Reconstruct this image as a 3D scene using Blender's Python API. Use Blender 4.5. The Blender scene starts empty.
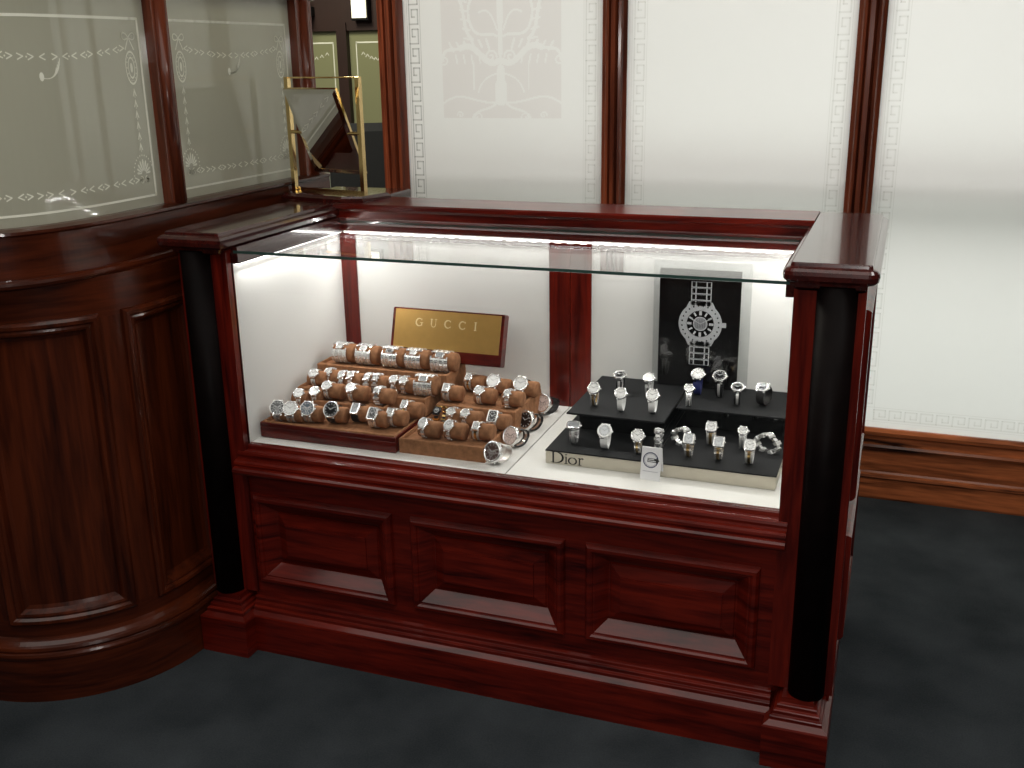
import bpy, bmesh, math, random
from mathutils import Vector, Matrix
random.seed(7)
S = bpy.context.scene
COL = S.collection
PI = math.pi

# ------------------------------------------------------------------ materials
def new_mat(name):
    m = bpy.data.materials.new(name); m.use_nodes = True
    nt = m.node_tree
    b = nt.nodes['Principled BSDF']
    return m, nt, b

def plain(name, col, rough=.5, metal=0., coat=0., spec=.5, noise=0., nscale=40.):
    m, nt, b = new_mat(name)
    b.inputs['Base Color'].default_value = (*col, 1)
    b.inputs['Roughness'].default_value = rough
    b.inputs['Metallic'].default_value = metal
    b.inputs['Coat Weight'].default_value = coat
    b.inputs['Specular IOR Level'].default_value = spec
    if noise:
        tc = nt.nodes.new('ShaderNodeTexCoord')
        n = nt.nodes.new('ShaderNodeTexNoise'); n.inputs['Scale'].default_value = nscale; n.inputs['Detail'].default_value = 5
        r = nt.nodes.new('ShaderNodeValToRGB')
        r.color_ramp.elements[0].position = .3; r.color_ramp.elements[1].position = .7
        r.color_ramp.elements[0].color = (*[c*(1-noise) for c in col], 1)
        r.color_ramp.elements[1].color = (*[min(1, c*(1+noise)) for c in col], 1)
        nt.links.new(tc.outputs['Object'], n.inputs['Vector'])
        nt.links.new(n.outputs['Fac'], r.inputs['Fac'])
        nt.links.new(r.outputs['Color'], b.inputs['Base Color'])
    return m

def wood(name, dark, light, scale, rough=.3, coat=.5, crough=.12):
    m, nt, b = new_mat(name)
    L = nt.links.new
    tc = nt.nodes.new('ShaderNodeTexCoord')
    mp = nt.nodes.new('ShaderNodeMapping'); mp.inputs['Scale'].default_value = scale
    n1 = nt.nodes.new('ShaderNodeTexNoise'); n1.inputs['Scale'].default_value = 1.6; n1.inputs['Detail'].default_value = 7; n1.inputs['Distortion'].default_value = .8
    n2 = nt.nodes.new('ShaderNodeTexNoise'); n2.inputs['Scale'].default_value = 7; n2.inputs['Detail'].default_value = 4
    mx = nt.nodes.new('ShaderNodeMath'); mx.operation = 'MULTIPLY_ADD'; mx.inputs[1].default_value = .35
    r = nt.nodes.new('ShaderNodeValToRGB')
    r.color_ramp.elements[0].position = .42; r.color_ramp.elements[1].position = .86
    r.color_ramp.elements[0].color = (*dark, 1); r.color_ramp.elements[1].color = (*light, 1)
    L(tc.outputs['Object'], mp.inputs['Vector'])
    L(mp.outputs['Vector'], n1.inputs['Vector']); L(mp.outputs['Vector'], n2.inputs['Vector'])
    L(n2.outputs['Fac'], mx.inputs[0]); L(n1.outputs['Fac'], mx.inputs[2])
    L(mx.outputs[0], r.inputs['Fac']); L(r.outputs['Color'], b.inputs['Base Color'])
    b.inputs['Roughness'].default_value = rough
    b.inputs['Coat Weight'].default_value = coat
    b.inputs['Coat Roughness'].default_value = crough
    b.inputs['Specular IOR Level'].default_value = .15
    return m

HS, VS = (2.2, 2.2, 26), (22, 22, 1.6)
RED_D, RED_L = (.020, .0008, .0008), (.145, .0105, .0045)
BRN_D, BRN_L = (.017, .0032, .0012), (.080, .0150, .0045)
M = {}
M['redH'] = wood('red_mahogany_horizontal', RED_D, RED_L, HS)
M['redV'] = wood('red_mahogany_vertical', RED_D, RED_L, VS)
M['capw'] = wood('dark_polished_mahogany', (.022, .0040, .0035), (.060, .0085, .0060), (22, 1.6, 22), rough=.25, coat=.9, crough=.07)
M['brnH'] = wood('brown_mahogany_horizontal', BRN_D, BRN_L, HS)
M['skirt'] = wood('figured_mahogany_skirting', (.018, .005, .0025), (.52, .150, .052), (1.6, 1.6, 20))
M['brnV'] = wood('brown_mahogany_vertical', BRN_D, BRN_L, VS)
M['postV'] = wood('mahogany_post', (.038, .008, .004), (.20, .046, .019), VS, rough=.35)
M['black_col'] = plain('ebonised_column', (.0032, .0018, .0017), .5, spec=.05, noise=.3, nscale=20)
M['white'] = plain('white_painted_lining', (.72, .715, .69), .6, noise=.03, nscale=6)
M['board'] = plain('white_display_board', (.80, .79, .75), .55, noise=.03, nscale=8)
M['seam'] = plain('dark_seam', (.02, .018, .017), .7)
M['steel'] = plain('polished_steel', (.92, .92, .92), .22, .85)
M['brushed'] = plain('brushed_steel', (.86, .86, .85), .36, .75)
M['gold'] = plain('gold_plated_metal', (.85, .60, .25), .22, 1.)
M['brass'] = plain('polished_brass', (.82, .62, .30), .16, 1., noise=.08, nscale=30)
M['goldplate'] = plain('brushed_gold_plate', (.46, .27, .075), .36, .6, noise=.05, nscale=60)
M['goldletter'] = plain('raised_gold_lettering', (.88, .72, .40), .35, .15, coat=.5)
M['dialw'] = plain('white_dial', (.85, .85, .84), .25, coat=.6)
M['dialp'] = plain('pale_pink_dial', (.80, .66, .62), .25, coat=.6)
M['dialk'] = plain('black_dial', (.008, .008, .010), .15, coat=.8)
M['dialb'] = plain('brown_dial', (.06, .028, .022), .2, coat=.8)
M['dials'] = plain('silver_dial', (.52, .54, .56), .25, .5, coat=.5)
M['ink'] = plain('black_marking', (.012, .012, .013), .5)
M['mark'] = plain('bright_marking', (.80, .80, .80), .35)
M['leather'] = plain('black_leather', (.010, .009, .009), .5, noise=.3, nscale=400)
M['blue'] = plain('navy_blue_strap', (.015, .02, .10), .45, noise=.2, nscale=300)
M['ceramic'] = plain('white_strap', (.88, .88, .87), .28, coat=.5)
M['suede'] = plain('brown_suede', (.30, .140, .068), .92, spec=.15, noise=.22, nscale=90)
M['suedeD'] = plain('brown_suede_cushion', (.26, .122, .060), .92, spec=.15, noise=.25, nscale=70)
M['deck'] = plain('black_velvet_deck', (.0055, .0058, .0065), .75, spec=.25, noise=.3, nscale=200)
M['blackgloss'] = plain('black_gloss_acrylic', (.006, .006, .006), .08, coat=1.)
M['silverbox'] = plain('champagne_silver_front', (.60, .56, .47), .42, .55, noise=.04, nscale=30)
M['paper'] = plain('white_card', (.84, .84, .86), .5)
M['navyink'] = plain('navy_print', (.02, .03, .10), .5)
M['greyink'] = plain('pale_grey_print', (.35, .35, .42), .5)
M['poster'] = plain('black_glossy_poster', (.006, .005, .005), .22, coat=.4)
M['silverink'] = plain('silver_grey_print', (.58, .58, .60), .4)
M['midink'] = plain('mid_grey_print', (.32, .32, .34), .4)
M['mirror'] = plain('mirror_glass', (.88, .88, .88), .015, 1.)
M['etch'] = plain('etched_line', (.86, .87, .74), .8)
M['etchdark'] = plain('etched_shaded_line', (.10, .105, .095), .35)
M['plaster'] = plain('cream_plaster', (.30, .28, .25), .9, noise=.05, nscale=5)
M['darkwall'] = plain('dark_panelled_wall', (.028, .011, .008), .55, noise=.15, nscale=6)
M['darkmetal'] = plain('dark_metal', (.02, .02, .022), .4, .6)
M['chairfab'] = plain('black_chair_fabric', (.010, .011, .012), .8, noise=.2, nscale=120)

def carpet():
    m, nt, b = new_mat('charcoal_navy_carpet'); L = nt.links.new
    tc = nt.nodes.new('ShaderNodeTexCoord')
    n = nt.nodes.new('ShaderNodeTexNoise'); n.inputs['Scale'].default_value = 260; n.inputs['Detail'].default_value = 4
    n2 = nt.nodes.new('ShaderNodeTexNoise'); n2.inputs['Scale'].default_value = 5; n2.inputs['Detail'].default_value = 5
    ad = nt.nodes.new('ShaderNodeMath'); ad.operation = 'MULTIPLY_ADD'; ad.inputs[1].default_value = .55
    r = nt.nodes.new('ShaderNodeValToRGB')
    r.color_ramp.elements[0].position = .45; r.color_ramp.elements[1].position = 1.05 if False else 1.0
    r.color_ramp.elements[0].color = (.015, .0185, .021, 1); r.color_ramp.elements[1].color = (.046, .053, .058, 1)
    bp = nt.nodes.new('ShaderNodeBump'); bp.inputs['Strength'].default_value = .5; bp.inputs['Distance'].default_value = .004
    L(tc.outputs['Object'], n.inputs['Vector']); L(tc.outputs['Object'], n2.inputs['Vector'])
    L(n.outputs['Fac'], ad.inputs[0]); L(n2.outputs['Fac'], ad.inputs[2])
    L(ad.outputs[0], r.inputs['Fac']); L(r.outputs['Color'], b.inputs['Base Color'])
    L(n.outputs['Fac'], bp.inputs['Height']); L(bp.outputs['Normal'], b.inputs['Normal'])
    b.inputs['Roughness'].default_value = .95; b.inputs['Specular IOR Level'].default_value = .1
    return m
M['carpet'] = carpet()

def frosted(name, col, trans, gloss_rough, gl=.09):
    m = bpy.data.materials.new(name); m.use_nodes = True; nt = m.node_tree; nt.nodes.clear(); L = nt.links.new
    o = nt.nodes.new('ShaderNodeOutputMaterial')
    d = nt.nodes.new('ShaderNodeBsdfDiffuse'); t = nt.nodes.new('ShaderNodeBsdfTranslucent')
    g = nt.nodes.new('ShaderNodeBsdfGlossy'); g.inputs['Roughness'].default_value = gloss_rough
    lw = nt.nodes.new('ShaderNodeLayerWeight'); lw.inputs['Blend'].default_value = .25
    mu = nt.nodes.new('ShaderNodeMath'); mu.operation = 'MULTIPLY_ADD'; mu.inputs[1].default_value = .35; mu.inputs[2].default_value = gl*.5
    a = nt.nodes.new('ShaderNodeMixShader'); a.inputs[0].default_value = trans
    c = nt.nodes.new('ShaderNodeMixShader')
    for n in (d, t): n.inputs['Color'].default_value = (*col, 1)
    L(d.outputs[0], a.inputs[1]); L(t.outputs[0], a.inputs[2])
    L(lw.outputs['Fresnel'], mu.inputs[0]); L(mu.outputs[0], c.inputs[0])
    L(a.outputs[0], c.inputs[1]); L(g.outputs[0], c.inputs[2]); L(c.outputs[0], o.inputs['Surface'])
    return m
M['frost'] = frosted('frosted_window_glass', (.93, .93, .905), .7, .38, .05)
def tint(name, col):
    m = bpy.data.materials.new(name); m.use_nodes = True; nt = m.node_tree; nt.nodes.clear()
    o = nt.nodes.new('ShaderNodeOutputMaterial'); t = nt.nodes.new('ShaderNodeBsdfTransparent'); t.inputs['Color'].default_value = (*col, 1)
    nt.links.new(t.outputs[0], o.inputs['Surface']); return m
M['key'] = tint('cut_key_pattern', (.70, .70, .69))
M['keyf'] = tint('faint_cut_key_pattern', (.90, .90, .89))
M['ground'] = tint('etched_ground', (.945, .925, .925))
M['greenfrost'] = frosted('grey_green_etched_glass', (.56, .56, .46), .4, .035, .12)
M['farfrost'] = frosted('olive_etched_glass', (.42, .43, .25), .4, .1, .08)

def clear_glass(name, tint):
    m = bpy.data.materials.new(name); m.use_nodes = True; nt = m.node_tree; nt.nodes.clear(); L = nt.links.new
    o = nt.nodes.new('ShaderNodeOutputMaterial')
    t = nt.nodes.new('ShaderNodeBsdfTransparent'); t.inputs['Color'].default_value = (*tint, 1)
    g = nt.nodes.new('ShaderNodeBsdfGlossy'); g.inputs['Roughness'].default_value = 0
    geo = nt.nodes.new('ShaderNodeNewGeometry')
    mr = nt.nodes.new('ShaderNodeMapRange'); mr.inputs['To Min'].default_value = 1.5; mr.inputs['To Max'].default_value = 1/1.5
    f = nt.nodes.new('ShaderNodeFresnel'); mx = nt.nodes.new('ShaderNodeMixShader')
    L(geo.outputs['Backfacing'], mr.inputs['Value']); L(mr.outputs[0], f.inputs['IOR'])
    L(f.outputs[0], mx.inputs[0]); L(t.outputs[0], mx.inputs[1]); L(g.outputs[0], mx.inputs[2]); L(mx.outputs[0], o.inputs['Surface'])
    return m
M['glass'] = clear_glass('clear_glass', (.985, .99, .985))
M['acrylic'] = clear_glass('clear_acrylic', (.96, .965, .965))
M['edge'] = plain('green_glass_edge', (.030, .065, .055), .12, coat=1.)

def emit(name, col, st):
    m, nt, b = new_mat(name)
    b.inputs['Base Color'].default_value = (.8, .8, .8, 1)
    b.inputs['Emission Color'].default_value = (*col, 1); b.inputs['Emission Strength'].default_value = st
    return m
LED_ST = 6.
M['led'] = emit('led_strip_light', (1, .98, .95), LED_ST)
M['lamp'] = emit('cream_light_box', (1, .93, .62), 1.0)

# ------------------------------------------------------------------ mesh helpers
def link(o, parent=None):
    COL.objects.link(o)
    if parent is not None: o.parent = parent
    return o

class MB:
    def __init__(s): s.v = []; s.f = []; s.mi = []; s.cur = 0; s.smooth = False; s.sm = []
    def add(s, vs, fs):
        n = len(s.v); s.v += [tuple(v) for v in vs]
        for f in fs:
            s.f.append([i+n for i in f]); s.mi.append(s.cur); s.sm.append(s.smooth)
    def box(s, x0, x1, y0, y1, z0, z1, mat=None):
        vs = [Vector((x, y, z)) for z in (z0, z1) for y in (y0, y1) for x in (x0, x1)]
        if mat is not None: vs = [mat @ v for v in vs]
        s.add(vs, [(0, 2, 3, 1), (4, 5, 7, 6), (0, 1, 5, 4), (2, 6, 7, 3), (0, 4, 6, 2), (1, 3, 7, 5)])
    def bbox(s, x0, x1, y0, y1, z0, z1, c=.002):
        """box with chamfered vertical and horizontal edges"""
        prof = [(-c, 0), (0, c), (0, z1-z0-c), (-c, z1-z0)]
        s.loop([(x0, y0), (x1, y0), (x1, y1), (x0, y1)], [(o, z+z0) for o, z in prof])
    def loop(s, path, prof, cap=True):
        """closed CCW plan path, profile (out,z) from bottom to top"""
        N = len(path); rings = []
        for o, z in prof: rings.append([Vector((*p, z)) for p in offset_path(path, o, True)])
        vs = [v for r in rings for v in r]; fs = []
        for k in range(len(rings)-1):
            for i in range(N):
                j = (i+1) % N; fs.append((k*N+i, k*N+j, (k+1)*N+j, (k+1)*N+i))
        if cap:
            fs.append(tuple(reversed(range(N)))); fs.append(tuple(range((len(rings)-1)*N, len(rings)*N)))
        s.add(vs, fs)
    def sweep(s, path, prof, capends=True):
        """open plan path, closed profile polygon (out,z); out is to the right of travel"""
        N = len(path); P = len(prof)
        cols = [offset_path(path, o, False) for o, z in prof]
        vs = [Vector((*cols[k][i], prof[k][1])) for i in range(N) for k in range(P)]
        fs = []
        for i in range(N-1):
            for k in range(P):
                l = (k+1) % P; fs.append((i*P+k, i*P+l, (i+1)*P+l, (i+1)*P+k))
        if capends:
            fs.append(tuple(reversed(range(P)))); fs.append(tuple(range((N-1)*P, N*P)))
        s.add(vs, fs)
    def rings(s, o, u, v, n, w, h, rg):
        """nested rectangular rings: (inset, out); raised or sunk panel"""
        o, u, v, n = map(Vector, (o, u, v, n)); vs = []; fs = []
        for ins, out in rg:
            for a, b in ((ins, ins), (w-ins, ins), (w-ins, h-ins), (ins, h-ins)): vs.append(o+u*a+v*b+n*out)
        for k in range(len(rg)-1):
            for i in range(4):
                j = (i+1) % 4; fs.append((k*4+i, k*4+j, k*4+4+j, k*4+4+i))
        fs.append(tuple(range((len(rg)-1)*4, len(rg)*4)))
        s.add(vs, fs)
    def lathe(s, prof, n=24, mat=None, a0=0., a1=2*PI):
        full = abs(a1-a0-2*PI) < 1e-6; m = n if full else n+1; P = len(prof); vs = []; fs = []
        for i in range(m):
            a = a0+(a1-a0)*i/n
            for r, z in prof:
                q = Vector((r*math.cos(a), r*math.sin(a), z)); vs.append(mat @ q if mat is not None else q)
        for i in range(n):
            j = (i+1) % m
            for k in range(P-1): fs.append((i*P+k, j*P+k, j*P+k+1, i*P+k+1))
        s.add(vs, fs)
    def tube(s, pts, r, n=8):
        pts = [Vector(p) for p in pts]; vs = []; fs = []
        for i, p in enumerate(pts):
            t = (pts[min(i+1, len(pts)-1)]-pts[max(i-1, 0)]).normalized()
            a = Vector((0, 0, 1)) if abs(t.z) < .9 else Vector((1, 0, 0))
            x = t.cross(a).normalized(); y = t.cross(x)
            for k in range(n): vs.append(p+(x*math.cos(2*PI*k/n)+y*math.sin(2*PI*k/n))*r)
        for i in range(len(pts)-1):
            for k in range(n):
                l = (k+1) % n; fs.append((i*n+k, i*n+l, (i+1)*n+l, (i+1)*n+k))
        fs.append(tuple(reversed(range(n)))); fs.append(tuple(range((len(pts)-1)*n, len(pts)*n)))
        s.add(vs, fs)
    def ribbon(s, pts, w, fr, closed=False):
        """flat ribbon of width w along 2-D pts in frame fr = (origin, U, V, N, out) or a function"""
        if closed: pts = list(pts)+[pts[0]]
        for (a, b) in zip(pts[:-1], pts[1:]):
            wa = wb = w
            if len(a) > 2: wa = a[2]
            if len(b) > 2: wb = b[2]
            d = Vector((b[0]-a[0], b[1]-a[1])); l = d.length
            if l < 1e-7: continue
            d /= l; n = Vector((-d.y, d.x)); e = d*min(wa, wb)*.3
            q = [Vector(a[:2])-e+n*wa/2, Vector(a[:2])-e-n*wa/2, Vector(b[:2])+e-n*wb/2, Vector(b[:2])+e+n*wb/2]
            s.add([fr(p.x, p.y) for p in q], [(0, 1, 2, 3)])
    def poly(s, pts, fr): s.add([fr(*p) for p in pts], [tuple(range(len(pts)))])
    def ellipse(s, cx, cy, rx, ry, fr, n=28): s.poly([(cx+rx*math.cos(2*PI*i/n), cy+ry*math.sin(2*PI*i/n)) for i in range(n)], fr)
    def annulus(s, cx, cy, r0, r1, fr, n=36, ky=1.):
        vs = []; fs = []
        for i in range(n):
            a = 2*PI*i/n; c, d = math.cos(a), math.sin(a)*ky
            vs += [fr(cx+r0*c, cy+r0*d), fr(cx+r1*c, cy+r1*d)]
        for i in range(n):
            j = (i+1) % n; fs.append((2*i, 2*i+1, 2*j+1, 2*j))
        s.add(vs, fs)
    def mesh(s, name, mats, fixn=True, bevel=0):
        me = bpy.data.meshes.new(name); me.from_pydata(s.v, [], s.f)
        for m in (mats if isinstance(mats, (list, tuple)) else [mats]): me.materials.append(m)
        me.polygons.foreach_set('material_index', s.mi); me.polygons.foreach_set('use_smooth', s.sm)
        me.update()
        if fixn:
            bm = bmesh.new(); bm.from_mesh(me); bmesh.ops.recalc_face_normals(bm, faces=bm.faces); bm.to_mesh(me); bm.free()
        return me
    def build(s, name, mats, parent=None, fixn=True, loc=None):
        o = bpy.data.objects.new(name, s.mesh(name, mats, fixn))
        if loc is not None: o.location = loc
        return link(o, parent)

def offset_path(path, o, closed):
    N = len(path); out = []
    for i, p in enumerate(path):
        p = Vector(p)
        pr = Vector(path[i-1]) if (closed or i > 0) else None
        nx = Vector(path[(i+1) % N]) if (closed or i < N-1) else None
        ns = []
        for a, b in ((pr, p), (p, nx)):
            if a is None or b is None: continue
            d = (b-a).normalized(); ns.append(Vector((d.y, -d.x)))
        if len(ns) == 2:
            m = (ns[0]+ns[1]).normalized(); k = max(.3, m.dot(ns[0])); out.append(p+m*(o/k))
        else: out.append(p+ns[0]*o)
    return [(q.x, q.y) for q in out]

def one(name, mats, fn, parent=None, fixn=True):
    b = MB(); fn(b); return b.build(name, mats, parent, fixn)

def empty(name, loc=(0, 0, 0), rz=0., **props):
    o = bpy.data.objects.new(name, None); o.location = loc; o.rotation_euler = (0, 0, rz); o.empty_display_size = .05
    link(o)
    for k, v in props.items(): o[k] = v
    return o
def tag(o, label=None, category=None, group=None, kind=None):
    for k, v in (('label', label), ('category', category), ('group', group), ('kind', kind)):
        if v: o[k] = v
    return o
def structure(o, label=None, category=None): return tag(o, label, category, kind='structure')
def plane_xz(y, flip=False): return lambda u, v: (u, y, v)

# ------------------------------------------------------------------ camera
cam = bpy.data.cameras.new('camera'); co = bpy.data.objects.new('camera', cam); link(co)
yaw, pitch, roll = -.358, .3041, -.016
fw = Vector((math.sin(yaw)*math.cos(pitch), math.cos(yaw)*math.cos(pitch), -math.sin(pitch)))
rt = Vector((math.cos(yaw), -math.sin(yaw), 0)); up = rt.cross(fw)
r2 = rt*math.cos(roll)+up*math.sin(roll); u2 = -rt*math.sin(roll)+up*math.cos(roll)
Rm = Matrix((r2, u2, -fw)).transposed().to_4x4(); Rm.translation = (.7924, -1.9751, 1.4113)
co.matrix_world = Rm
cam.sensor_width = 36; cam.lens = 1040.7/1024*36; cam.clip_start = .02
S.camera = co

# ------------------------------------------------------------------ room shell
YW = 1.4315
structure(one('floor', M['carpet'], lambda b: b.box(-4, 3.2, -3.6, 4.2, -.06, 0)), 'dark charcoal navy carpet covering the shop floor', 'floor')
structure(one('ceiling', M['plaster'], lambda b: b.box(-4, 3.2, -3.6, 4.2, 2.75, 2.85)), 'plain cream ceiling above the shop', 'ceiling')
structure(one('wall_front', M['darkwall'], lambda b: b.box(-4, 3.2, -3.7, -3.6, 0, 2.75)), 'dark panelled wall facing the display case', 'wall')
structure(one('wall_left', M['darkwall'], lambda b: b.box(-4.1, -4, -3.6, 4.2, 0, 2.75)), 'dark panelled wall beyond the curved counter', 'wall')
structure(one('wall_right', M['darkwall'], lambda b: b.box(3.2, 3.3, -3.6, YW+.06, 0, 2.75)), 'dark panelled wall right of the frosted windows', 'wall')
structure(one('wall_far', M['plaster'], lambda b: b.box(-4, -.96, 4.2, 4.3, 0, 2.75)), 'cream wall deep behind the doorway', 'wall')
structure(one('wall_back', M['postV'], lambda b: (b.box(-.95, 3.2, YW-.01, YW+.05, 2.32, 2.75), b.box(-.95, 3.2, YW+.0, YW+.05, 0, .22))), 'mahogany frame around the frosted windows', 'wall')
structure(one('wall_passage', M['darkwall'], lambda b: b.box(-.96, -.90, YW+.05, 4.2, 0, 2.75)), 'dark partition side wall of the passage behind', 'wall')

def baseboard(b):
    b.sweep([(-.95, YW), (3.2, YW)], [(0, 0), (.022, 0), (.022, .07), (.026, .076), (.024, .084), (.016, .088), (.012, .094), (.012, .17),
        (.022, .174), (.026, .182), (.022, .190), (.014, .194), (.012, .215), (.02, .22), (.022, .232), (.012, .242), (0, .242)])
structure(one('baseboard_back', M['skirt'], baseboard), 'moulded mahogany skirting below the frosted windows', 'skirting')

def post(x0, x1):
    w = x1-x0
    def f(b):
        y = YW
        prof = [(x0, y+.03), (x0, y-.006), (x0+.14*w, y-.012), (x0+.2*w, y-.022), (x0+.3*w, y-.024), (x0+.36*w, y-.014), (x0+.42*w, y-.03), (x0+.58*w, y-.03),
                (x0+.64*w, y-.014), (x0+.7*w, y-.024), (x0+.8*w, y-.022), (x0+.86*w, y-.012), (x1, y-.006), (x1, y+.03)]
        b.loop(prof, [(0, .23), (0, 2.34)])
    return f
structure(one('trim_1', M['postV'], post(-.955, -.857)), 'wide reeded mahogany post left of the frosted windows, beside the passage', 'post')
structure(one('trim_2', M['postV'], post(-.1507, -.0695)), 'reeded mahogany post between the first two frosted windows', 'post')
structure(one('trim_3', M['postV'], post(.6284, .7092)), 'reeded mahogany post rising behind the right end of the case', 'post')
structure(one('trim_4', M['postV'], post(1.407, 1.488)), 'reeded mahogany post at the right end of the frosted windows', 'post')
structure(one('trim_5', M['postV'], post(2.19, 2.27)), 'farthest right reeded mahogany window post', 'post')

def key_units(u0, u1, v0, v1, n, vertical):
    """running meander; u along, v across"""
    out = []; L = (u1-u0)/n; W = v1-v0
    shape = [(0, 0), (0, 1), (.74, 1), (.74, .30), (.36, .30), (.36, .66)]
    for i in range(n):
        pts = [(u0+L*(i+a), v0+W*b) for a, b in shape]
        out.append(pts); out.append([(u0+L*i, v0), (u0+L*(i+1), v0)])
    return [[(v, u) for u, v in p] for p in out] if vertical else out

def window(n, x0, x1, label):
    w = one('window_%d' % n, M['frost'], lambda b: b.box(x0, x1, YW-.002, YW+.006, .235, 2.33)); structure(w, label, 'window')
    fr = plane_xz(YW-.0035)
    b = MB(); faint = MB()
    iz0, iz1 = .262, 2.28
    ix0, ix1 = x0+.02, x1-.02; kw = .048
    dark = b if n == 1 else faint
    side = [(dark, ix0, ix0+kw), (faint, ix1-kw, ix1)]
    for t, a, c in side:
        for p in key_units(iz0+.06, iz1-.06, a+.008, c-.008, 30, True): t.ribbon(p, .005, fr)
        for xx in (a, c): t.ribbon([(xx, iz0), (xx, iz1)], .002, fr)
    for zz in (iz0, iz1-kw):
        for p in key_units(ix0+kw, ix1-kw, zz+.008, zz+kw-.008, 12, False): faint.ribbon(p, .005, fr)
        for z2 in (zz, zz+kw): faint.ribbon([(ix0, z2), (ix1, z2)], .002, fr)
    if b.v: b.build('greek_key_border', M['key'], w, False)
    faint.build('greek_key_border', M['keyf'], w, False)
    if n == 1: scroll_ornament(w, (x0+x1)/2)
    return w

def spiral(cx, cy, r, turns, a0, sgn=1, n=26):
    return [(cx+r*(1-.82*i/n)*math.cos(a0+sgn*2*PI*turns*i/n), cy+r*(1-.82*i/n)*math.sin(a0+sgn*2*PI*turns*i/n)) for i in range(n+1)]
def bez(p0, p1, p2, p3, n=14):
    o = []
    for i in range(n+1):
        t = i/n; s = 1-t
        o.append(tuple(s**3*a+3*s*s*t*b_+3*s*t*t*c+t**3*d for a, b_, c, d in zip(p0, p1, p2, p3)))
    return o
def scroll_ornament(w, cx):
    strokes = []; fr = plane_xz(YW-.0035)
    cx = -.503
    def both(pts, wd):
        for sg in (-1, 1): strokes.append(([(cx+sg*x, z) for x, z in pts], wd))
    # tapering central stem and foot
    for k in range(12): strokes.append(([(cx, 1.275+.05*k), (cx, 1.275+.05*(k+1))], .040-.028*min(1, k/2) if k < 3 else (.016 if k < 5 else .022)))
    # acanthus arms with drooping scroll ends
    both(bez((.01, 1.40), (.06, 1.37), (.08, 1.47), (.14, 1.445)), .020); both(bez((.14, 1.445), (.19, 1.43), (.20, 1.455), (.215, 1.40)), .011)
    both(spiral(.205, 1.405, .018, 1.1, 0, -1), .006)
    for k in range(6): both([(.04+.026*k, 1.44+.006*math.sin(k)), (.05+.027*k, 1.47-.002*k)], .008)
    for k in range(5): both([(.05+.028*k, 1.42), (.045+.028*k, 1.395)], .006)
    both(spiral(.035, 1.415, .022, 1.3, PI, -1), .007)
    # upper tendrils
    both(bez((.012, 1.48), (.05, 1.5), (.09, 1.46), (.11, 1.53)), .009); both(bez((.11, 1.53), (.13, 1.6), (.07, 1.64), (.04, 1.60)), .009)
    both(bez((.10, 1.47), (.14, 1.5), (.12, 1.56), (.15, 1.61)), .012); both(spiral(.15, 1.63, .03, 1.2, -PI/2, 1), .008)
    both(bez((.012, 1.50), (.03, 1.56), (.05, 1.57), (.075, 1.555)), .006)
    for k in range(5): both([(.105+.004*k, 1.47+.03*k), (.13+.004*k, 1.475+.03*k)], .007)
    # pendant cage under the arms
    both([(.098, 1.395), (.098, 1.31)], .004); both(bez((.01, 1.36), (.05, 1.355), (.075, 1.33), (.082, 1.30)), .006)
    # lower swag
    both(bez((.0, 1.27), (.09, 1.25), (.14, 1.32), (.215, 1.262)), .007); both(bez((.02, 1.262), (.05, 1.235), (.09, 1.25), (.10, 1.215)), .008)
    both(spiral(.085, 1.215, .02, 1.2, 0, 1), .005); both(spiral(.15, 1.225, .012, 1.1, 0, 1), .005)
    # the shaded ground between the scrolls: a fine layer with the scrollwork left open
    st = .0032; x0, x1, z0, z1 = cx-.213, cx+.213, 1.215, 2.0; nx = int((x1-x0)/st); nz = int((z1-z0)/st); hole = set()
    for pts, wd in strokes:
        for p, q in zip(pts[:-1], pts[1:]):
            p, q = Vector(p[:2]), Vector(q[:2]); d = q-p; L2 = max(d.length_squared, 1e-9); r = wd/2
            for i in range(int((min(p.x, q.x)-r-x0)/st)-1, int((max(p.x, q.x)+r-x0)/st)+2):
                for k in range(int((min(p.y, q.y)-r-z0)/st)-1, int((max(p.y, q.y)+r-z0)/st)+2):
                    c = Vector((x0+(i+.5)*st, z0+(k+.5)*st)); t = max(0, min(1, (c-p).dot(d)/L2))
                    if (c-p-d*t).length < r: hole.add((i, k))
    b = MB(); idx = {}
    def vid(i, k):
        if (i, k) not in idx: idx[(i, k)] = len(b.v); b.v.append(fr(x0+i*st, z0+k*st))
        return idx[(i, k)]
    for k in range(nz):
        i = 0
        while i < nx:
            if (i, k) in hole: i += 1; continue
            b.f.append([vid(i, k), vid(i+1, k), vid(i+1, k+1), vid(i, k+1)]); b.mi.append(0); b.sm.append(False); i += 1
    b.build('scroll_ornament', M['ground'], w, False)
window(1, -.862, -.146, 'frosted window with etched scroll ornament and grey key border')
window(2, -.074, .633, 'plain frosted window with faint key border, middle of three')
window(3, .705, 1.411, 'tall frosted window right of the display case, reaching down to the skirting')
structure(one('shade_bar', M['plaster'], lambda b: b.box(-.85, 2.2, 1.51, 1.62, .955, 1.03)), 'pale bar added outside to shade a soft grey band on the frosted windows', 'shade bar')  # unseen bar added behind the panes to cast the soft grey band
window(4, 1.484, 2.194, 'frosted window beyond the right side of the photo')

# ------------------------------------------------------------------ display case
case = empty('display_case', (0, 0, 0), label='red mahogany glass-topped display case with black half columns and lit white interior', category='display case')
def part(name, mat, fn, parent=case, fixn=True): return one(name, mat, fn, parent, fixn)

XI, XO = .6255, .745
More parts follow.
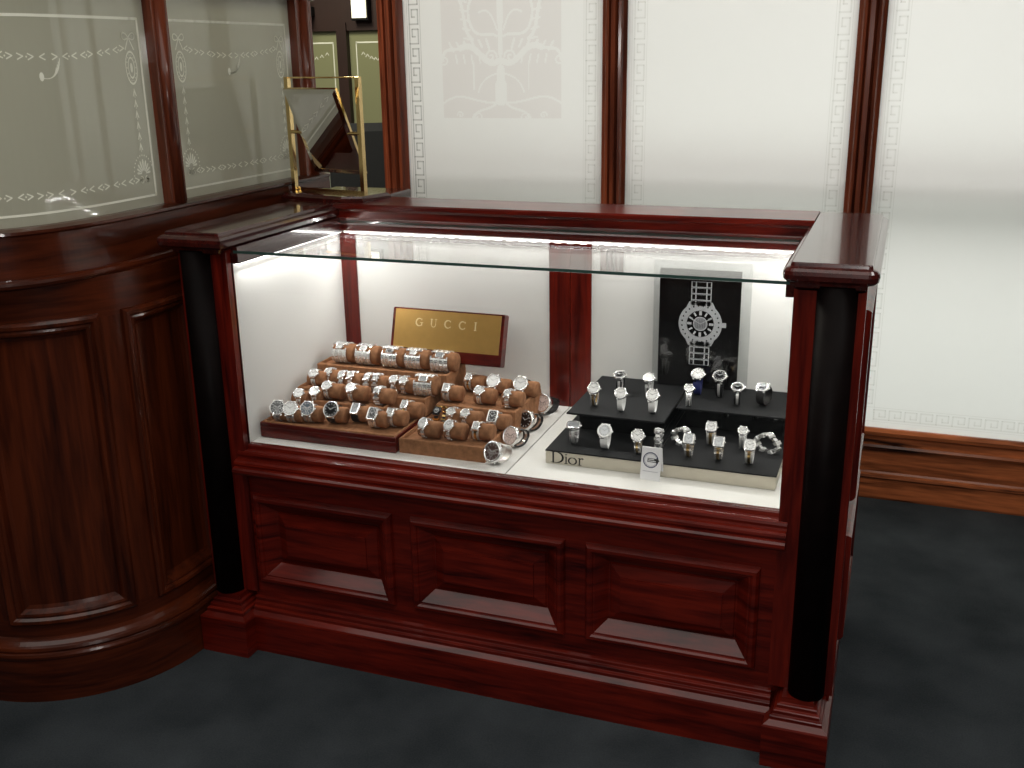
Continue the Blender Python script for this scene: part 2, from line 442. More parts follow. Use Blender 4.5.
# carcass
part('base_body', M['redH'], lambda b: b.box(-XO, XO, .030, .60, .02, .531))
def side_wall(x0, x1): return lambda b: b.box(x0, x1, .003, .60, .531, 1.004)
part('side_wall', M['redV'], side_wall(-XO, -XI-.002)); part('side_wall', M['redV'], side_wall(XI+.002, XO-.012))
part('back_wall', M['redH'], lambda b: b.box(-XO+.01, XO-.02, .512, .60, .531, 1.004))
# front frame: stiles and rails round three sunk panels
PX = [(-.606, -.247), (-.188, .171), (.229, .588)]; PZ0, PZ1 = .186, .408
def face_frame(b):
    y0, y1 = -.015, .032
    xs = [-.632]+[v for p in PX for v in p]+[.632]
    b.box(-.632, .632, y0, y1, .14, PZ0); b.box(-.632, .632, y0, y1, PZ1, .49)
    for i in range(0, 8, 2): b.box(xs[i], xs[i+1], y0, y1, PZ0, PZ1)
part('face_frame', M['redH'], face_frame)
RG = [(-.006, 0), (-.004, .009), (.001, .015), (.008, .0155), (.012, .012), (.0135, .0085), (.0165, .008), (.041, -.018), (.044, -.019), (.046, -.016), (.070, -.0065), (.0705, -.003), (.074, -.0025)]
for x0, x1 in PX:
    part('raised_panel', M['redH'], lambda b: b.rings((x0, -.015, PZ0), (1, 0, 0), (0, 0, 1), (0, -1, 0), x1-x0, PZ1-PZ0, RG))
# plinth and stepped blocks under the columns
STEP = [(0, 0), (0, .094), (-.002, .098), (-.013, .106), (-.013, .113), (-.0145, .115), (-.0195, .117), (-.0195, .124), (-.021, .126), (-.0255, .128), (-.0255, .135), (-.027, .137), (-.033, .139), (-.034, .150)]
def plinth_front(b): b.sweep([(-.63, -.0495), (.63, -.0495)], STEP+[(-.05, .150), (-.05, 0)])
part('plinth', M['redH'], plinth_front)
part('plinth', M['redH'], lambda b: b.sweep([(XO+.005, .08), (XO+.005, .60)], STEP[:-1]+[(-.034, .14), (-.04, 0)]))
for s in (-1, 1):
    a, c = sorted((s*.6216, s*.7524))
    part('plinth_block', M['redH'], lambda b: b.loop([(a, -.0902), (c, -.0902), (c, .11), (a, .11)], STEP))
# pilasters with ebonised half columns
for s in (-1, 1):
    a, c = sorted((s*.6225, s*.7515))
    pl = part('pilaster', M['redV'], lambda b: b.loop([(a, -.022), (c, -.022), (c, .0035), (a, .0035)], [(0, .15), (0, 1.006)]))
    def halfcol(b):
        b.smooth = True
        m = Matrix.Translation((s*.700, -.022, 0))
        b.lathe([(.0, .150), (.0365, .150), (.0365, 1.006), (0, 1.006)], 28, m, PI, 2*PI)
    part('half_column', M['black_col'], halfcol, pl)
# sill moulding under the front glass
SILL = [(-.01, .537), (.003, .537), (.006, .534), (.008, .526), (.020, .525), (.0255, .522), (.0275, .517), (.026, .511), (.027, .508), (.038, .5065), (.043, .503), (.0445, .498), (.043, .493), (.050, .491), (.054, .487),
        (.0545, .481), (.052, .476), (.044, .474), (.036, .474), (.030, .470), (.022, .460), (.014, .456), (-.02, .456)]
part('sill_moulding', M['redH'], lambda b: b.sweep([(-.640, 0), (.640, 0)], SILL))
# cap rails
CAP = [(-.030, .998), (-.024, 1.002), (-.022, 1.010), (-.008, 1.014), (-.002, 1.019), (.0, 1.028), (-.001, 1.035), (-.006, 1.040), (-.013, 1.043), (-.014, 1.048), (-.016, 1.05)]
def rounded_rect(x0, x1, y0, y1, r, n=6, square=False):
    if square: return [(x0, y0), (x1, y0), (x1, y1), (x0, y1)]
    pts = [(x0+r-r*math.cos(PI/2*i/n), y0+r-r*math.sin(PI/2*i/n)) for i in range(n+1)]
    pts += [(x1-r+r*math.sin(PI/2*i/n), y0+r-r*math.cos(PI/2*i/n)) for i in range(n+1)]
    return pts+[(x1, y1), (x0, y1)]
part('cap_rail', M['capw'], lambda b: b.loop(rounded_rect(.602, .772, -.0643, .62, .02), CAP))
part('cap_rail', M['capw'], lambda b: b.loop(rounded_rect(-.772, -.602, -.0643, .62, .01, square=True), CAP))
BACK = [(.042, 1.05), (.047, 1.046), (.047, 1.038), (.040, 1.034), (.036, 1.030), (.034, 1.012), (.030, 1.008), (.022, .998), (.014, .990), (.012, .976), (0, .974), (-.118, .974), (-.118, 1.05)]
part('back_rail', M['redH'], lambda b: b.sweep([(-.615, .502), (.615, .502)], BACK))
# inside of the side rails above the light strip
for s in (-1, 1):
    a, c = sorted((s*.6055, s*.645))
    part('inner_rail', M['capw'], lambda b: b.box(a, c, .0, .495, .973, 1.012))
# interior
part('side_lining', M['white'], lambda b: b.box(-XI-.002, -XI+.003, .004, .508, .531, .974))
part('side_lining', M['white'], lambda b: b.box(XI-.003, XI+.002, .004, .508, .531, .974))
dl = part('back_door', M['white'], lambda b: b.box(-.577, -.026, .498, .510, .533, .974))
dr = part('back_door', M['white'], lambda b: b.box(.085, .622, .498, .510, .533, .974))
part('door_stile', M['redV'], lambda b: (b.box(-.026, .0285, .494, .510, .533, .974), b.box(.0305, .085, .494, .510, .533, .974)))
part('door_stile', M['redV'], lambda b: b.box(-.622, -.577, .494, .510, .533, .974))
part('display_board', M['board'], lambda b: b.box(-.622, .0285, .004, .497, .529, .5368))
part('display_board', M['board'], lambda b: b.box(.0315, .622, .004, .497, .529, .5368))
part('board_gap', M['seam'], lambda b: b.box(.0285, .0315, .004, .497, .529, .5345))
# lights
def led(b, pts):
    for (x0, x1, y0, y1) in pts: b.box(x0, x1, y0, y1, .9685, .9725)
part('led_strip', M['led'], lambda b: led(b, [(-.6200, -.6130, .01, .488)]))
part('led_strip', M['led'], lambda b: led(b, [(.6130, .6200, .03, .488)]))
def led_back(b):
    n = 75; w = 1.21/n
    for i in range(n):
        x = -.605+w*i
        b.box(x, x+w*.98, .487, .493, .9688-.0022*(i % 2), .9725)
part('led_strip', M['led'], led_back)
# glass: top sheet and upright front sheet, with greenish edges
def sheet(b, x0, x1, y0, y1, z0, z1, edges):
    vs = [Vector((x, y, z)) for z in (z0, z1) for y in (y0, y1) for x in (x0, x1)]
    fs = {'-z': (0, 2, 3, 1), '+z': (4, 5, 7, 6), '-y': (0, 1, 5, 4), '+y': (2, 6, 7, 3), '-x': (0, 4, 6, 2), '+x': (1, 3, 7, 5)}
    for k, f in fs.items():
        b.cur = 1 if k in edges else 0
        n = len(b.v); b.add([vs[i] for i in f], [(0, 1, 2, 3)])
def top_glass(b): sheet(b, -.6125, .6125, -.006, .470, .9985, 1.0045, ('-y', '+y', '-x', '+x'))
part('glass_top', [M['glass'], M['edge']], top_glass)
def front_glass(b): sheet(b, -.6225, .6225, -.004, .001, .5375, .9975, ('+z', '-x', '+x'))
part('front_glass', [M['glass'], M['edge']], front_glass)
# right flank with its own sunk panels and door stiles
def flank(b):
    x0, x1 = XO-.012, XO
    for y0, y1 in ((.10, .15), (.55, .60)): b.box(x0, x1, y0, y1, .14, 1.0)
    for z0, z1 in ((.14, .19), (.43, .52), (.92, 1.0)): b.box(x0, x1, .15, .55, z0, z1)
part('side_frame', M['redV'], flank)
for z0, z1 in ((.19, .43), (.52, .92)):
    part('side_panel', M['redV'], lambda b: b.rings((XO, .15, z0), (0, 1, 0), (0, 0, 1), (1, 0, 0), .40, z1-z0, RG))

# ------------------------------------------------------------------ curved counter
class Curve:
    def __init__(s, cx, cy, a, bb, n, yend=.80, xstart=-2.3):
        P = [(xstart, cy-bb), (xstart+.4, cy-bb)]
        for i in range(41):
            t = -PI/2+PI/2*i/40
            c, d = abs(math.cos(t))**(2/n), -abs(math.sin(t))**(2/n)
            P.append((cx+a*c, cy+bb*d))
        m = 10
        for i in range(1, m+1): P.append((cx+a, cy+(yend-cy)*i/m))
        Q = [P[0]]
        for p in P[1:]:
            if (Vector(p)-Vector(Q[-1])).length > 1e-4: Q.append(p)
        s.p = Q; s.L = [0]
        for p, q in zip(Q[:-1], Q[1:]): s.L.append(s.L[-1]+(Vector(q)-Vector(p)).length)
    def at(s, l, out=0.):
        i = 0
        while i < len(s.L)-2 and s.L[i+1] < l: i += 1
        f = (l-s.L[i])/(s.L[i+1]-s.L[i])
        p = Vector(s.p[i]).lerp(Vector(s.p[i+1]), f)
        def nrm(k):
            a = Vector(s.p[max(k-1, 0)]); b = Vector(s.p[min(k+1, len(s.p)-1)]); d = (b-a).normalized(); return Vector((d.y, -d.x))
        n = nrm(i).lerp(nrm(i+1), f).normalized()
        return p+n*out
    def s_of(s, x=None, y=None):
        best = min(range(len(s.p)), key=lambda i: abs(s.p[i][1]-y)+(0 if s.p[i][0] > -1.2 else 9))
        # refine linearly on y
        lo, hi = 0, s.L[-1]
        for _ in range(60):
            mid = (lo+hi)/2
            if s.at(mid).y < y: lo = mid
            else: hi = mid
        return lo
    def sub(s, l0, l1, step=.012):
        n = max(2, int((l1-l0)/step)); return [tuple(s.at(l0+(l1-l0)*i/n)) for i in range(n+1)]

ctr = empty('curved_counter', (-1.12, .2, 0), label='curved dark mahogany counter topped by etched grey-green glass screens', category='counter')
def cpart(name, mat, fn, parent=ctr, fixn=True):
    b = MB(); fn(b); o = b.build(name, mat, parent, fixn)
    if parent is ctr: o.location = (1.12, -.2, 0)
    return o
CF = Curve(-1.12, -.07, .335, .335, 2.0)          # lower face
CU = Curve(-1.125, 0., .318, .452, 2.9)           # upper fascia and screens
full = CF.p; fullU = CU.p
cpart('plinth', M['brnH'], lambda b: b.sweep(full, [(-.1, 0), (.030, 0), (.030, .108), (.033, .112), (.034, .118), (.031, .123), (.026, .125), (.027, .130), (.024, .136), (.018, .139), (.010, .146), (0, .152), (-.1, .152)]))
cpart('body', M['brnV'], lambda b: b.sweep(full, [(-.12, .14), (-.016, .14), (-.016, .97), (-.12, .97)]))
# panel frame: rails and stiles standing proud of the body
def cbox(b, l0, l1, z0, z1, o0=-.02, o1=0.): b.sweep(CF.sub(l0, l1), [(o0, z0), (o1, z0), (o1, z1), (o0, z1)])
sA0, sA1 = CF.s_of(y=-.392), CF.s_of(y=-.232)
sB0, sB1 = CF.s_of(y=-.165), CF.s_of(y=.045)
sE = CF.L[-1]; ZP0, ZP1 = .195, .885
sC0, sC1 = CF.s_of(y=.11), CF.s_of(y=.40)
sD1 = sA0-.09; sD0 = sD1-.34
cpart('lower_rail', M['brnH'], lambda b: cbox(b, .2, sE, .145, ZP0))
cpart('upper_rail', M['brnH'], lambda b: cbox(b, .2, sE, ZP1, .975))
for l0, l1 in ((.2, sD0), (sD1, sA0), (sA1, sB0), (sB1, sC0), (sC1, sE)):
    cpart('stile', M['brnV'], lambda b: cbox(b, l0, l1, ZP0, ZP1))
def curved_panel(l0, l1, z0, z1, rg):
    def f(b):
        n = max(6, int((l1-l0)/.012)); W = l1-l0; H = z1-z0
        rows = []
        # sampled perimeter rings: bottom, right, top, left
        for ins, out in rg:
            per = [(ins+(W-2*ins)*i/n, ins) for i in range(n)]+[(W-ins, ins+(H-2*ins)*i/4) for i in range(4)]
            per += [(W-ins-(W-2*ins)*i/n, H-ins) for i in range(n)]+[(ins, H-ins-(H-2*ins)*i/4) for i in range(4)]
            rows.append([Vector((*CF.at(l0+u, out), z0+v)) for u, v in per])
        P = len(rows[0]); vs = [v for r in rows for v in r]; fs = []
        for k in range(len(rows)-1):
            for i in range(P):
                j = (i+1) % P; fs.append((k*P+i, k*P+j, (k+1)*P+j, (k+1)*P+i))
        b.add(vs, fs)
        ins, out = rg[-1]
        g = [[Vector((*CF.at(l0+ins+(W-2*ins)*i/n, out), z0+zz)) for i in range(n+1)] for zz in (ins, H-ins)]
        b.add(g[0]+g[1], [(i, i+1, n+2+i, n+1+i) for i in range(n)])
    return f
CRG = [(-.010, 0), (-.009, .008), (-.003, .013), (.004, .012), (.009, .006), (.014, .007), (.019, .005), (.026, -.008), (.034, -.013), (.036, -.013)]
for l0, l1 in ((sD0, sD1), (sA0, sA1), (sB0, sB1), (sC0, sC1)):
    cpart('curved_panel', M['brnV'], curved_panel(l0, l1, ZP0, ZP1, CRG))
cpart('bead', M['brnH'], lambda b: b.sweep(fullU, [(-.06, .972), (-.004, .972), (.004, .976), (.006, .982), (.004, .988), (-.002, .991), (-.06, .991)]))
cpart('frieze', M['brnH'], lambda b: b.sweep(fullU, [(-.20, .985), (-.010, .985), (-.012, 1.078), (-.008, 1.082), (-.009, 1.088), (-.03, 1.092), (-.20, 1.092)]))
TOPZ = 1.573
cpart('top_rail', M['brnH'], lambda b: b.sweep(fullU, [(-.085, TOPZ), (-.025, TOPZ), (-.02, TOPZ+.012), (-.015, TOPZ+.03), (-.015, TOPZ+.07), (-.085, TOPZ+.07)]))
uP0, uP1 = CU.s_of(y=.085), CU.s_of(y=.142)
uQ0, uQ1 = CU.s_of(y=.70), CU.s_of(y=.785)
def gpost(l0, l1):
    def f(b):
        b.sweep([tuple(CU.at(l0)), tuple(CU.at((l0+l1)/2)), tuple(CU.at(l1))], [(-.082, 1.088), (-.028, 1.088), (-.028, TOPZ+.01), (-.082, TOPZ+.01)])
        b.smooth = True
        p = CU.at((l0+l1)/2, -.03); b.lathe([(.0, 1.09), (.017, 1.09), (.017, TOPZ), (0, TOPZ)], 16, Matrix.Translation((p.x, p.y, 0)))
    return f
cpart('screen_post', M['postV'], gpost(uP0, uP1)); cpart('screen_post', M['postV'], gpost(uQ0, uQ1))
GO = -.052
def pane(l0, l1): return lambda b: b.sweep(CU.sub(l0, l1, .02), [(GO-.006, 1.088), (GO, 1.088), (GO, TOPZ+.005), (GO-.006, TOPZ+.005)])
uL = CU.s_of(y=-.435)-.02
p1 = cpart('etched_screen', M['greenfrost'], pane(CU.L[1]+.05, uP0)); p2 = cpart('etched_screen', M['greenfrost'], pane(uP1, uQ0))
def etched(p, l1, W):
    """etched decoration; u measured leftward from l1 (right edge), v = height"""
    b = MB()
    fr = lambda u, v: (*CU.at(l1-W+u, GO+.0012), v)
    z0, z1 = 1.115, 1.507; a, c = .026, W-.026
    for v, w_ in ((z0, .005), (z1, .006)):
        n = 24; b.ribbon([(a+(c-a)*i/n, v) for i in range(n+1)], w_, fr)
    for u in (a, c): b.ribbon([(u, z0), (u, z1)], .006, fr)
    def chev(u, v, d, s=.010):
        b.ribbon([(u-d*s, v+s*.7), (u+d*s*.6, v)], .0028, fr); b.ribbon([(u-d*s, v-s*.7), (u+d*s*.6, v)], .0028, fr)
    mid = (a+c)/2; n = 9
    for base, amp in ((z0+.040, -.004), (z1-.062, -.018)):
        for i in range(n):
            for sg in (-1, 1):
                u = mid+sg*(c-a-.10)/2*(i+.7)/n; t = (i+.7)/n
                chev(u, base+amp*(1-t*t), -sg if i % 4 else sg, .0085)
                if i % 2: b.ellipse(u+.012*sg, base+amp*(1-t*t), .0022, .0022, fr, 8)
    # drops at both sides: bow, oval medallion, husks, palmette
    for u in (a+.034, c-.034):
        vb = z1-.04
        for sg in (-1, 1):
            b.ribbon(bez((u, vb), (u+sg*.025, vb+.03), (u+sg*.03, vb-.02), (u, vb), 12), .003, fr)
            b.ribbon([(u, vb), (u+sg*.014, vb-.026)], .003, fr)
        b.annulus(u, vb-.065, .017, .0195, fr, 24, 1.9); b.annulus(u, vb-.065, .009, .011, fr, 20, 2.2); b.ellipse(u, vb-.065, .004, .011, fr, 12)
        for k in range(14):
            t = 2*PI*k/14; b.ellipse(u+.0145*math.cos(t), vb-.065+.028*math.sin(t), .0014, .002, fr, 6)
        for k in range(6):
            v = vb-.118-.024*k; b.ribbon([(u-.005, v-.008), (u, v+.006)], .0026, fr); b.ribbon([(u+.005, v-.008), (u, v+.006)], .0026, fr); b.ribbon([(u, v-.012), (u, v+.008)], .0016, fr)
        vc = z0+.052
        for k in range(-4, 5):
            t = k*.36; r_ = .034-.002*abs(k)
            b.ribbon([(u+.008*math.sin(t), vc+.008*math.cos(t), .002), (u+.75*r_*math.sin(t), vc+r_*.8*math.cos(t), .006), (u+.85*r_*math.sin(t), vc+r_*.95*math.cos(t), .003)], .004, fr)
        for k in range(-7, 8):
            t = k*.23; b.ellipse(u+.033*math.sin(t), vc+.042*math.cos(t), .0018, .0022, fr, 6)
        for sg in (-1, 1): b.ribbon(spiral(u+sg*.010, vc-.014, .009, 1.2, PI/2, sg), .0024, fr)
    # swallow-like sprig in the upper middle
    uc = mid-.02
    for k in range(4): b.ribbon(bez((uc, 1.385), (uc+.02, 1.38), (uc+.032+.004*k, 1.39), (uc+.036+.004*k, 1.405+.006*k), 8), .002, fr)
    b.ellipse(uc-.004, 1.388, .006, .009, fr, 12)
    o = b.build('etched_ornament', M['etch'], p, False); return o
W1 = uP0-uL
etched(p1, uP0, W1); etched(p2, uQ0, uQ0-uP1)

# corner shelf joining case and counter
shelf = one('corner_shelf', M['capw'], lambda b: b.loop([(-.797, .624), (-.555, .624), (-.555, .80), (-.797, .80)], [(0, 1.022), (.002, 1.03), (.002, 1.045), (0, 1.05)]))
shelf2 = MB(); shelf2.box(-.742, -.57, .63, .79, .0, 1.022); shelf2.build('cupboard_body', M['brnV'], shelf)
tag(shelf, 'dark wood corner cupboard filling the gap between case and counter', 'cupboard')

# ------------------------------------------------------------------ swing mirror on the shelf
mir = empty('swing_mirror', (-.680, .553, 1.05), math.radians(-13), label='brass framed swing mirror on a mahogany base at the back corner of the counter', category='mirror')
def mp(name, mat, fn, parent=mir, fixn=True): return one(name, mat, fn, parent, fixn)
mp('base', M['capw'], lambda b: b.loop([(-.118, -.065), (.10, -.065), (.152, -.035), (.152, .08), (-.118, .08)], [(0, 0), (0, .008), (-.003, .011), (-.006, .016)]))
mp('base_strip', M['brass'], lambda b: b.box(-.118, .118, .004, .012, .0155, .024))
for x in (-.127, .127):
    mp('post', M['brass'], lambda b: b.bbox(x-.0065, x+.0065, -.0065, .0065, .0, .320, .001))
    mp('pivot', M['brass'], lambda b: b.tube([(x-math.copysign(.042, x), -.002, .175), (x, -.002, .175)], .005, 10))
mp('cross_rod', M['brass'], lambda b: b.tube([(-.127, 0, .318), (.127, 0, .318)], .0022, 8))
mm = Matrix.Translation((.002, -.004, .177)) @ Matrix.Rotation(math.radians(24), 4, 'X')
mf = mp('mirror_frame', M['brass'], lambda b: b.box(-.093, .093, .000, .008, -.124, .124, mm))
mp('mirror_glass', M['mirror'], lambda b: b.rings((mm @ Vector((-.0925, 0, -.1235))), (1, 0, 0), tuple((mm.to_3x3() @ Vector((0, 0, 1)))), tuple((mm.to_3x3() @ Vector((0, -1, 0)))),   .185, .247, [(0, .0005), (0, .001), (.012, .003)]), mf)

# ------------------------------------------------------------------ passage beyond: glazed partition, light box, chair
part_far = one('wall_partition', M['darkwall'], lambda b: (b.box(-3.6, -.97, 3.2, 3.28, 1.56, 2.2), b.box(-2.11, -2.05, 3.19, 3.29, .9, 1.6), b.box(-1.70, -1.64, 3.19, 3.29, .9, 1.6), b.box(-2.60, -2.54, 3.19, 3.29, .9, 1.6)))
structure(part_far, 'dark wooden partition with olive glass deep in the passage', 'wall')
one('lower_panel', plain('grey_green_panel', (.32, .33, .27), .6), lambda b: b.box(-3.6, -.97, 3.2, 3.28, 0, .95), part_far)
for i, (x0, x1) in enumerate(((-2.54, -2.11), (-2.05, -1.70), (-1.64, -.97))):
    g = one('glass_pane', M['farfrost'], lambda b: b.box(x0, x1, 3.225, 3.235, .95, 1.56), part_far)
    def fe(b):
        fr = plane_xz(3.2235)
        for zz in (1.50, 1.0): b.ribbon([(x0+.04, zz), (x1-.04, zz)], .008, fr)
        for xx in (x0+.04, x1-.04): b.ribbon([(xx, 1.0), (xx, 1.5)], .006, fr)
        for k in range(9): q = x0+.08+(x1-x0-.16)*k/8; zz = 1.445-.03*math.sin(k*PI/8); b.ribbon([(q-.010, zz-.008), (q, zz+.006), (q+.010, zz-.008)], .004, fr)
    one('etched_line', M['etch'], fe, part_far, False)
lb = empty('light_box', (-1.945, 3.165, 1.62), label='cream glowing light box on the dark header in the passage', category='lamp')
one('light_housing', M['darkmetal'], lambda b: b.bbox(-.048, .048, -.01, .03, -.012, .30), lb)
one('light_panel', M['lamp'], lambda b: b.box(-.042, .042, -.016, -.009, 0, .29), lb)
sb = empty('speaker_box', (-2.285, 3.14, 1.64), label='small dark box with pale grille high up in the passage', category='box')
one('housing', M['darkmetal'], lambda b: b.bbox(-.05, .05, -.04, .055, 0, .045), sb)
one('grille', M['silverbox'], lambda b: [b.box(-.05+.02*k, -.034+.02*k, -.045, -.002, .047, .10) for k in range(5)], sb)
ch = empty('office_chair', (-1.70, 2.75, 0), .5, label='black office chair standing in the passage behind the counter', category='chair')
one('seat', M['chairfab'], lambda b: b.bbox(-.23, .23, -.22, .22, .44, .52, .02), ch)
one('backrest', M['chairfab'], lambda b: b.loop(rounded_rect(-.22, .22, .20, .26, .03), [(-.02, .62), (0, .66), (0, 1.06), (-.02, 1.10)]), ch)
one('back_post', M['darkmetal'], lambda b: b.box(-.03, .03, .21, .24, .45, .8), ch)
one('stem', M['darkmetal'], lambda b: b.tube([(0, 0, .08), (0, 0, .45)], .025, 12), ch)
for k in range(5):
    t = 2*PI*k/5
    lg = one('leg', M['darkmetal'], lambda b: b.tube([(0, 0, .1), (.28*math.cos(t), .28*math.sin(t), .07)], .018, 8), ch)
    one('caster', M['darkmetal'], lambda b: b.lathe([(0, .0), (.02, .004), (.028, .028), (.02, .05), (0, .056)], 12, Matrix.Translation((.27*math.cos(t), .27*math.sin(t), 0))), lg)

# ------------------------------------------------------------------ letters
def arc(cx, cy, rx, ry, a0, a1, n=14): return [(cx+rx*math.cos(math.radians(a0+(a1-a0)*i/n)), cy+ry*math.sin(math.radians(a0+(a1-a0)*i/n))) for i in range(n+1)]
def varw(pts, f): return [(p[0], p[1], f(i/(len(pts)-1))) for i, p in enumerate(pts)]
def letters(b, fr, spec):
    for pts, w in spec: b.ribbon(pts, w, fr)
def dior(h):
    t, T = .05, .16; sp = []
    sp += [([(.17, .02), (.17, .98)], T), ([(0, .02), (.40, .02)], t), ([(0, .98), (.40, .98)], t)]
    bow = arc(.36, .5, .48, .48, -90, 90, 22); sp.append((varw(bow, lambda f: .05+.13*math.sin(PI*f)), .1))
    x = 1.06
    sp += [([(x, .02), (x, .62)], .12), ([(x-.11, .02), (x+.12, .02)], t), ([(x-.1, .61), (x, .63)], t), ([(x-.045, .82), (x+.045, .82)], .10)]
    x = 1.50; ring = arc(x, .31, .26, .29, 0, 360, 28); sp.append((varw(ring, lambda f: .05+.09*abs(math.cos(2*PI*f))), .1))
    x = 1.98
    sp += [([(x, .02), (x, .62)], .12), ([(x-.11, .02), (x+.14, .02)], t), ([(x-.1, .61), (x, .63)], t), (varw(arc(x+.17, .42, .15, .19, 170, 60, 8), lambda f: .05+.08*f), .08)]
    return [([tuple([q[0]*h, q[1]*h]+([q[2]*h] if len(q) > 2 else [])) for q in p], w*h) for p, w in sp]
def gucci(h, gap):
    T, t = .17, .07; out = []
    def G(x): return [(varw(arc(x+.45, .5, .42, .46, 40, 320, 20), lambda f: .07+.13*math.sin(PI*f)), .1), ([(x+.80, .12), (x+.80, .46)], .14), ([(x+.58, .46), (x+.95, .46)], t), ([(x+.78, .75), (x+.78, .95)], t)]
    def U(x): return [([(x+.16, .98), (x+.16, .35)], T), (arc(x+.45, .36, .29, .34, 180, 360, 12), .1), ([(x+.74, .36), (x+.74, .98)], t), ([(x, .97), (x+.32, .97)], t), ([(x+.6, .97), (x+.88, .97)], t)]
    def C(x): return [(varw(arc(x+.45, .5, .42, .46, 40, 320, 20), lambda f: .07+.13*math.sin(PI*f)), .1), ([(x+.78, .75), (x+.78, .95)], t), ([(x+.78, .08), (x+.78, .25)], t)]
    def I(x): return [([(x+.2, .02), (x+.2, .98)], T), ([(x+.03, .02), (x+.37, .02)], t), ([(x+.03, .97), (x+.37, .97)], t)]
    for k, f in enumerate((G, U, C, C, I)): out += f(k*gap)
    return [([tuple([q[0]*h, q[1]*h]+([q[2]*h] if len(q) > 2 else [])) for q in p], w*h) for p, w in out]

# ------------------------------------------------------------------ watch trays
ZF = .5368
def suede_step(b, x0, x1, y0, y1, z0, z1, lip=.005, d=.008):
    b.loop([(x0, y0), (x1, y0), (x1, y1), (x0, y1)], [(0, z0), (0, z1-.002), (-.002, z1), (-lip, z1), (-lip-.002, z1-d)])
trA = empty('watch_tray', (-.435, .22, ZF), label='left stepped brown suede watch tray with a mahogany front', category='tray')
def tpart(par, name, mat, fn):
    b = MB(); fn(b); L = par.location; b.v = [(v[0]-L.x, v[1]-L.y, v[2]-L.z) for v in b.v]; return b.build(name, mat, par)
tpart(trA, 'wooden_base', M['redH'], lambda b: (b.bbox(-.618, -.2535, .045, .430, ZF, .5665, .003), b.bbox(-.618, -.2535, .045, .0492, .565, .576, .001), b.box(-.618, -.614, .049, .20, .565, .576), b.box(-.258, -.2535, .049, .20, .565, .576)))
tpart(trA, 'lining', M['suede'], lambda b: suede_step(b, -.614, -.258, .049, .20, .57, .579, .004, .010))
tpart(trA, 'step', M['suede'], lambda b: suede_step(b, -.560, -.338, .160, .215, .57, .604))
tpart(trA, 'step', M['suede'], lambda b: suede_step(b, -.612, -.254, .212, .31, .572, .617))
tpart(trA, 'step', M['suede'], lambda b: suede_step(b, -.606, -.236, .305, .430, .572, .653))
trB = empty('watch_tray', (-.14, .24, ZF), label='right stepped brown suede watch tray beside the four large watches', category='tray')
tpart(trB, 'lower_step', M['suede'], lambda b: suede_step(b, -.250, -.036, .056, .24, ZF, .573))
tpart(trB, 'step', M['suede'], lambda b: suede_step(b, -.234, -.026, .232, .425, ZF, .602))

def cushion_mesh(w, a, c):
    b = MB(); b.smooth = True; N = 20; vs = []; fs = []
    xs = [(-w, .0), (-w, .80), (-w*.93, .95), (-w*.8, 1), (w*.8, 1), (w*.93, .95), (w, .80), (w, 0)]
    for x, k in xs:
        for i in range(N):
            t = 2*PI*i/N; vs.append((x, a*k*math.cos(t), c+c*k*math.sin(t)))
    for r in range(len(xs)-1):
        for i in range(N):
            j = (i+1) % N; fs.append((r*N+i, r*N+j, (r+1)*N+j, (r+1)*N+i))
    b.add(vs, fs); return b.mesh('cushion', M['suedeD'])
CUSH = {}
def cushion(par, x, y, z, w=.026, a=.0225, c=.0190):
    k = (w, a, c)
    if k not in CUSH: CUSH[k] = cushion_mesh(*k)
    o = bpy.data.objects.new('cushion', CUSH[k]); o.location = Vector((x, y, z))-par.location; link(o, par)

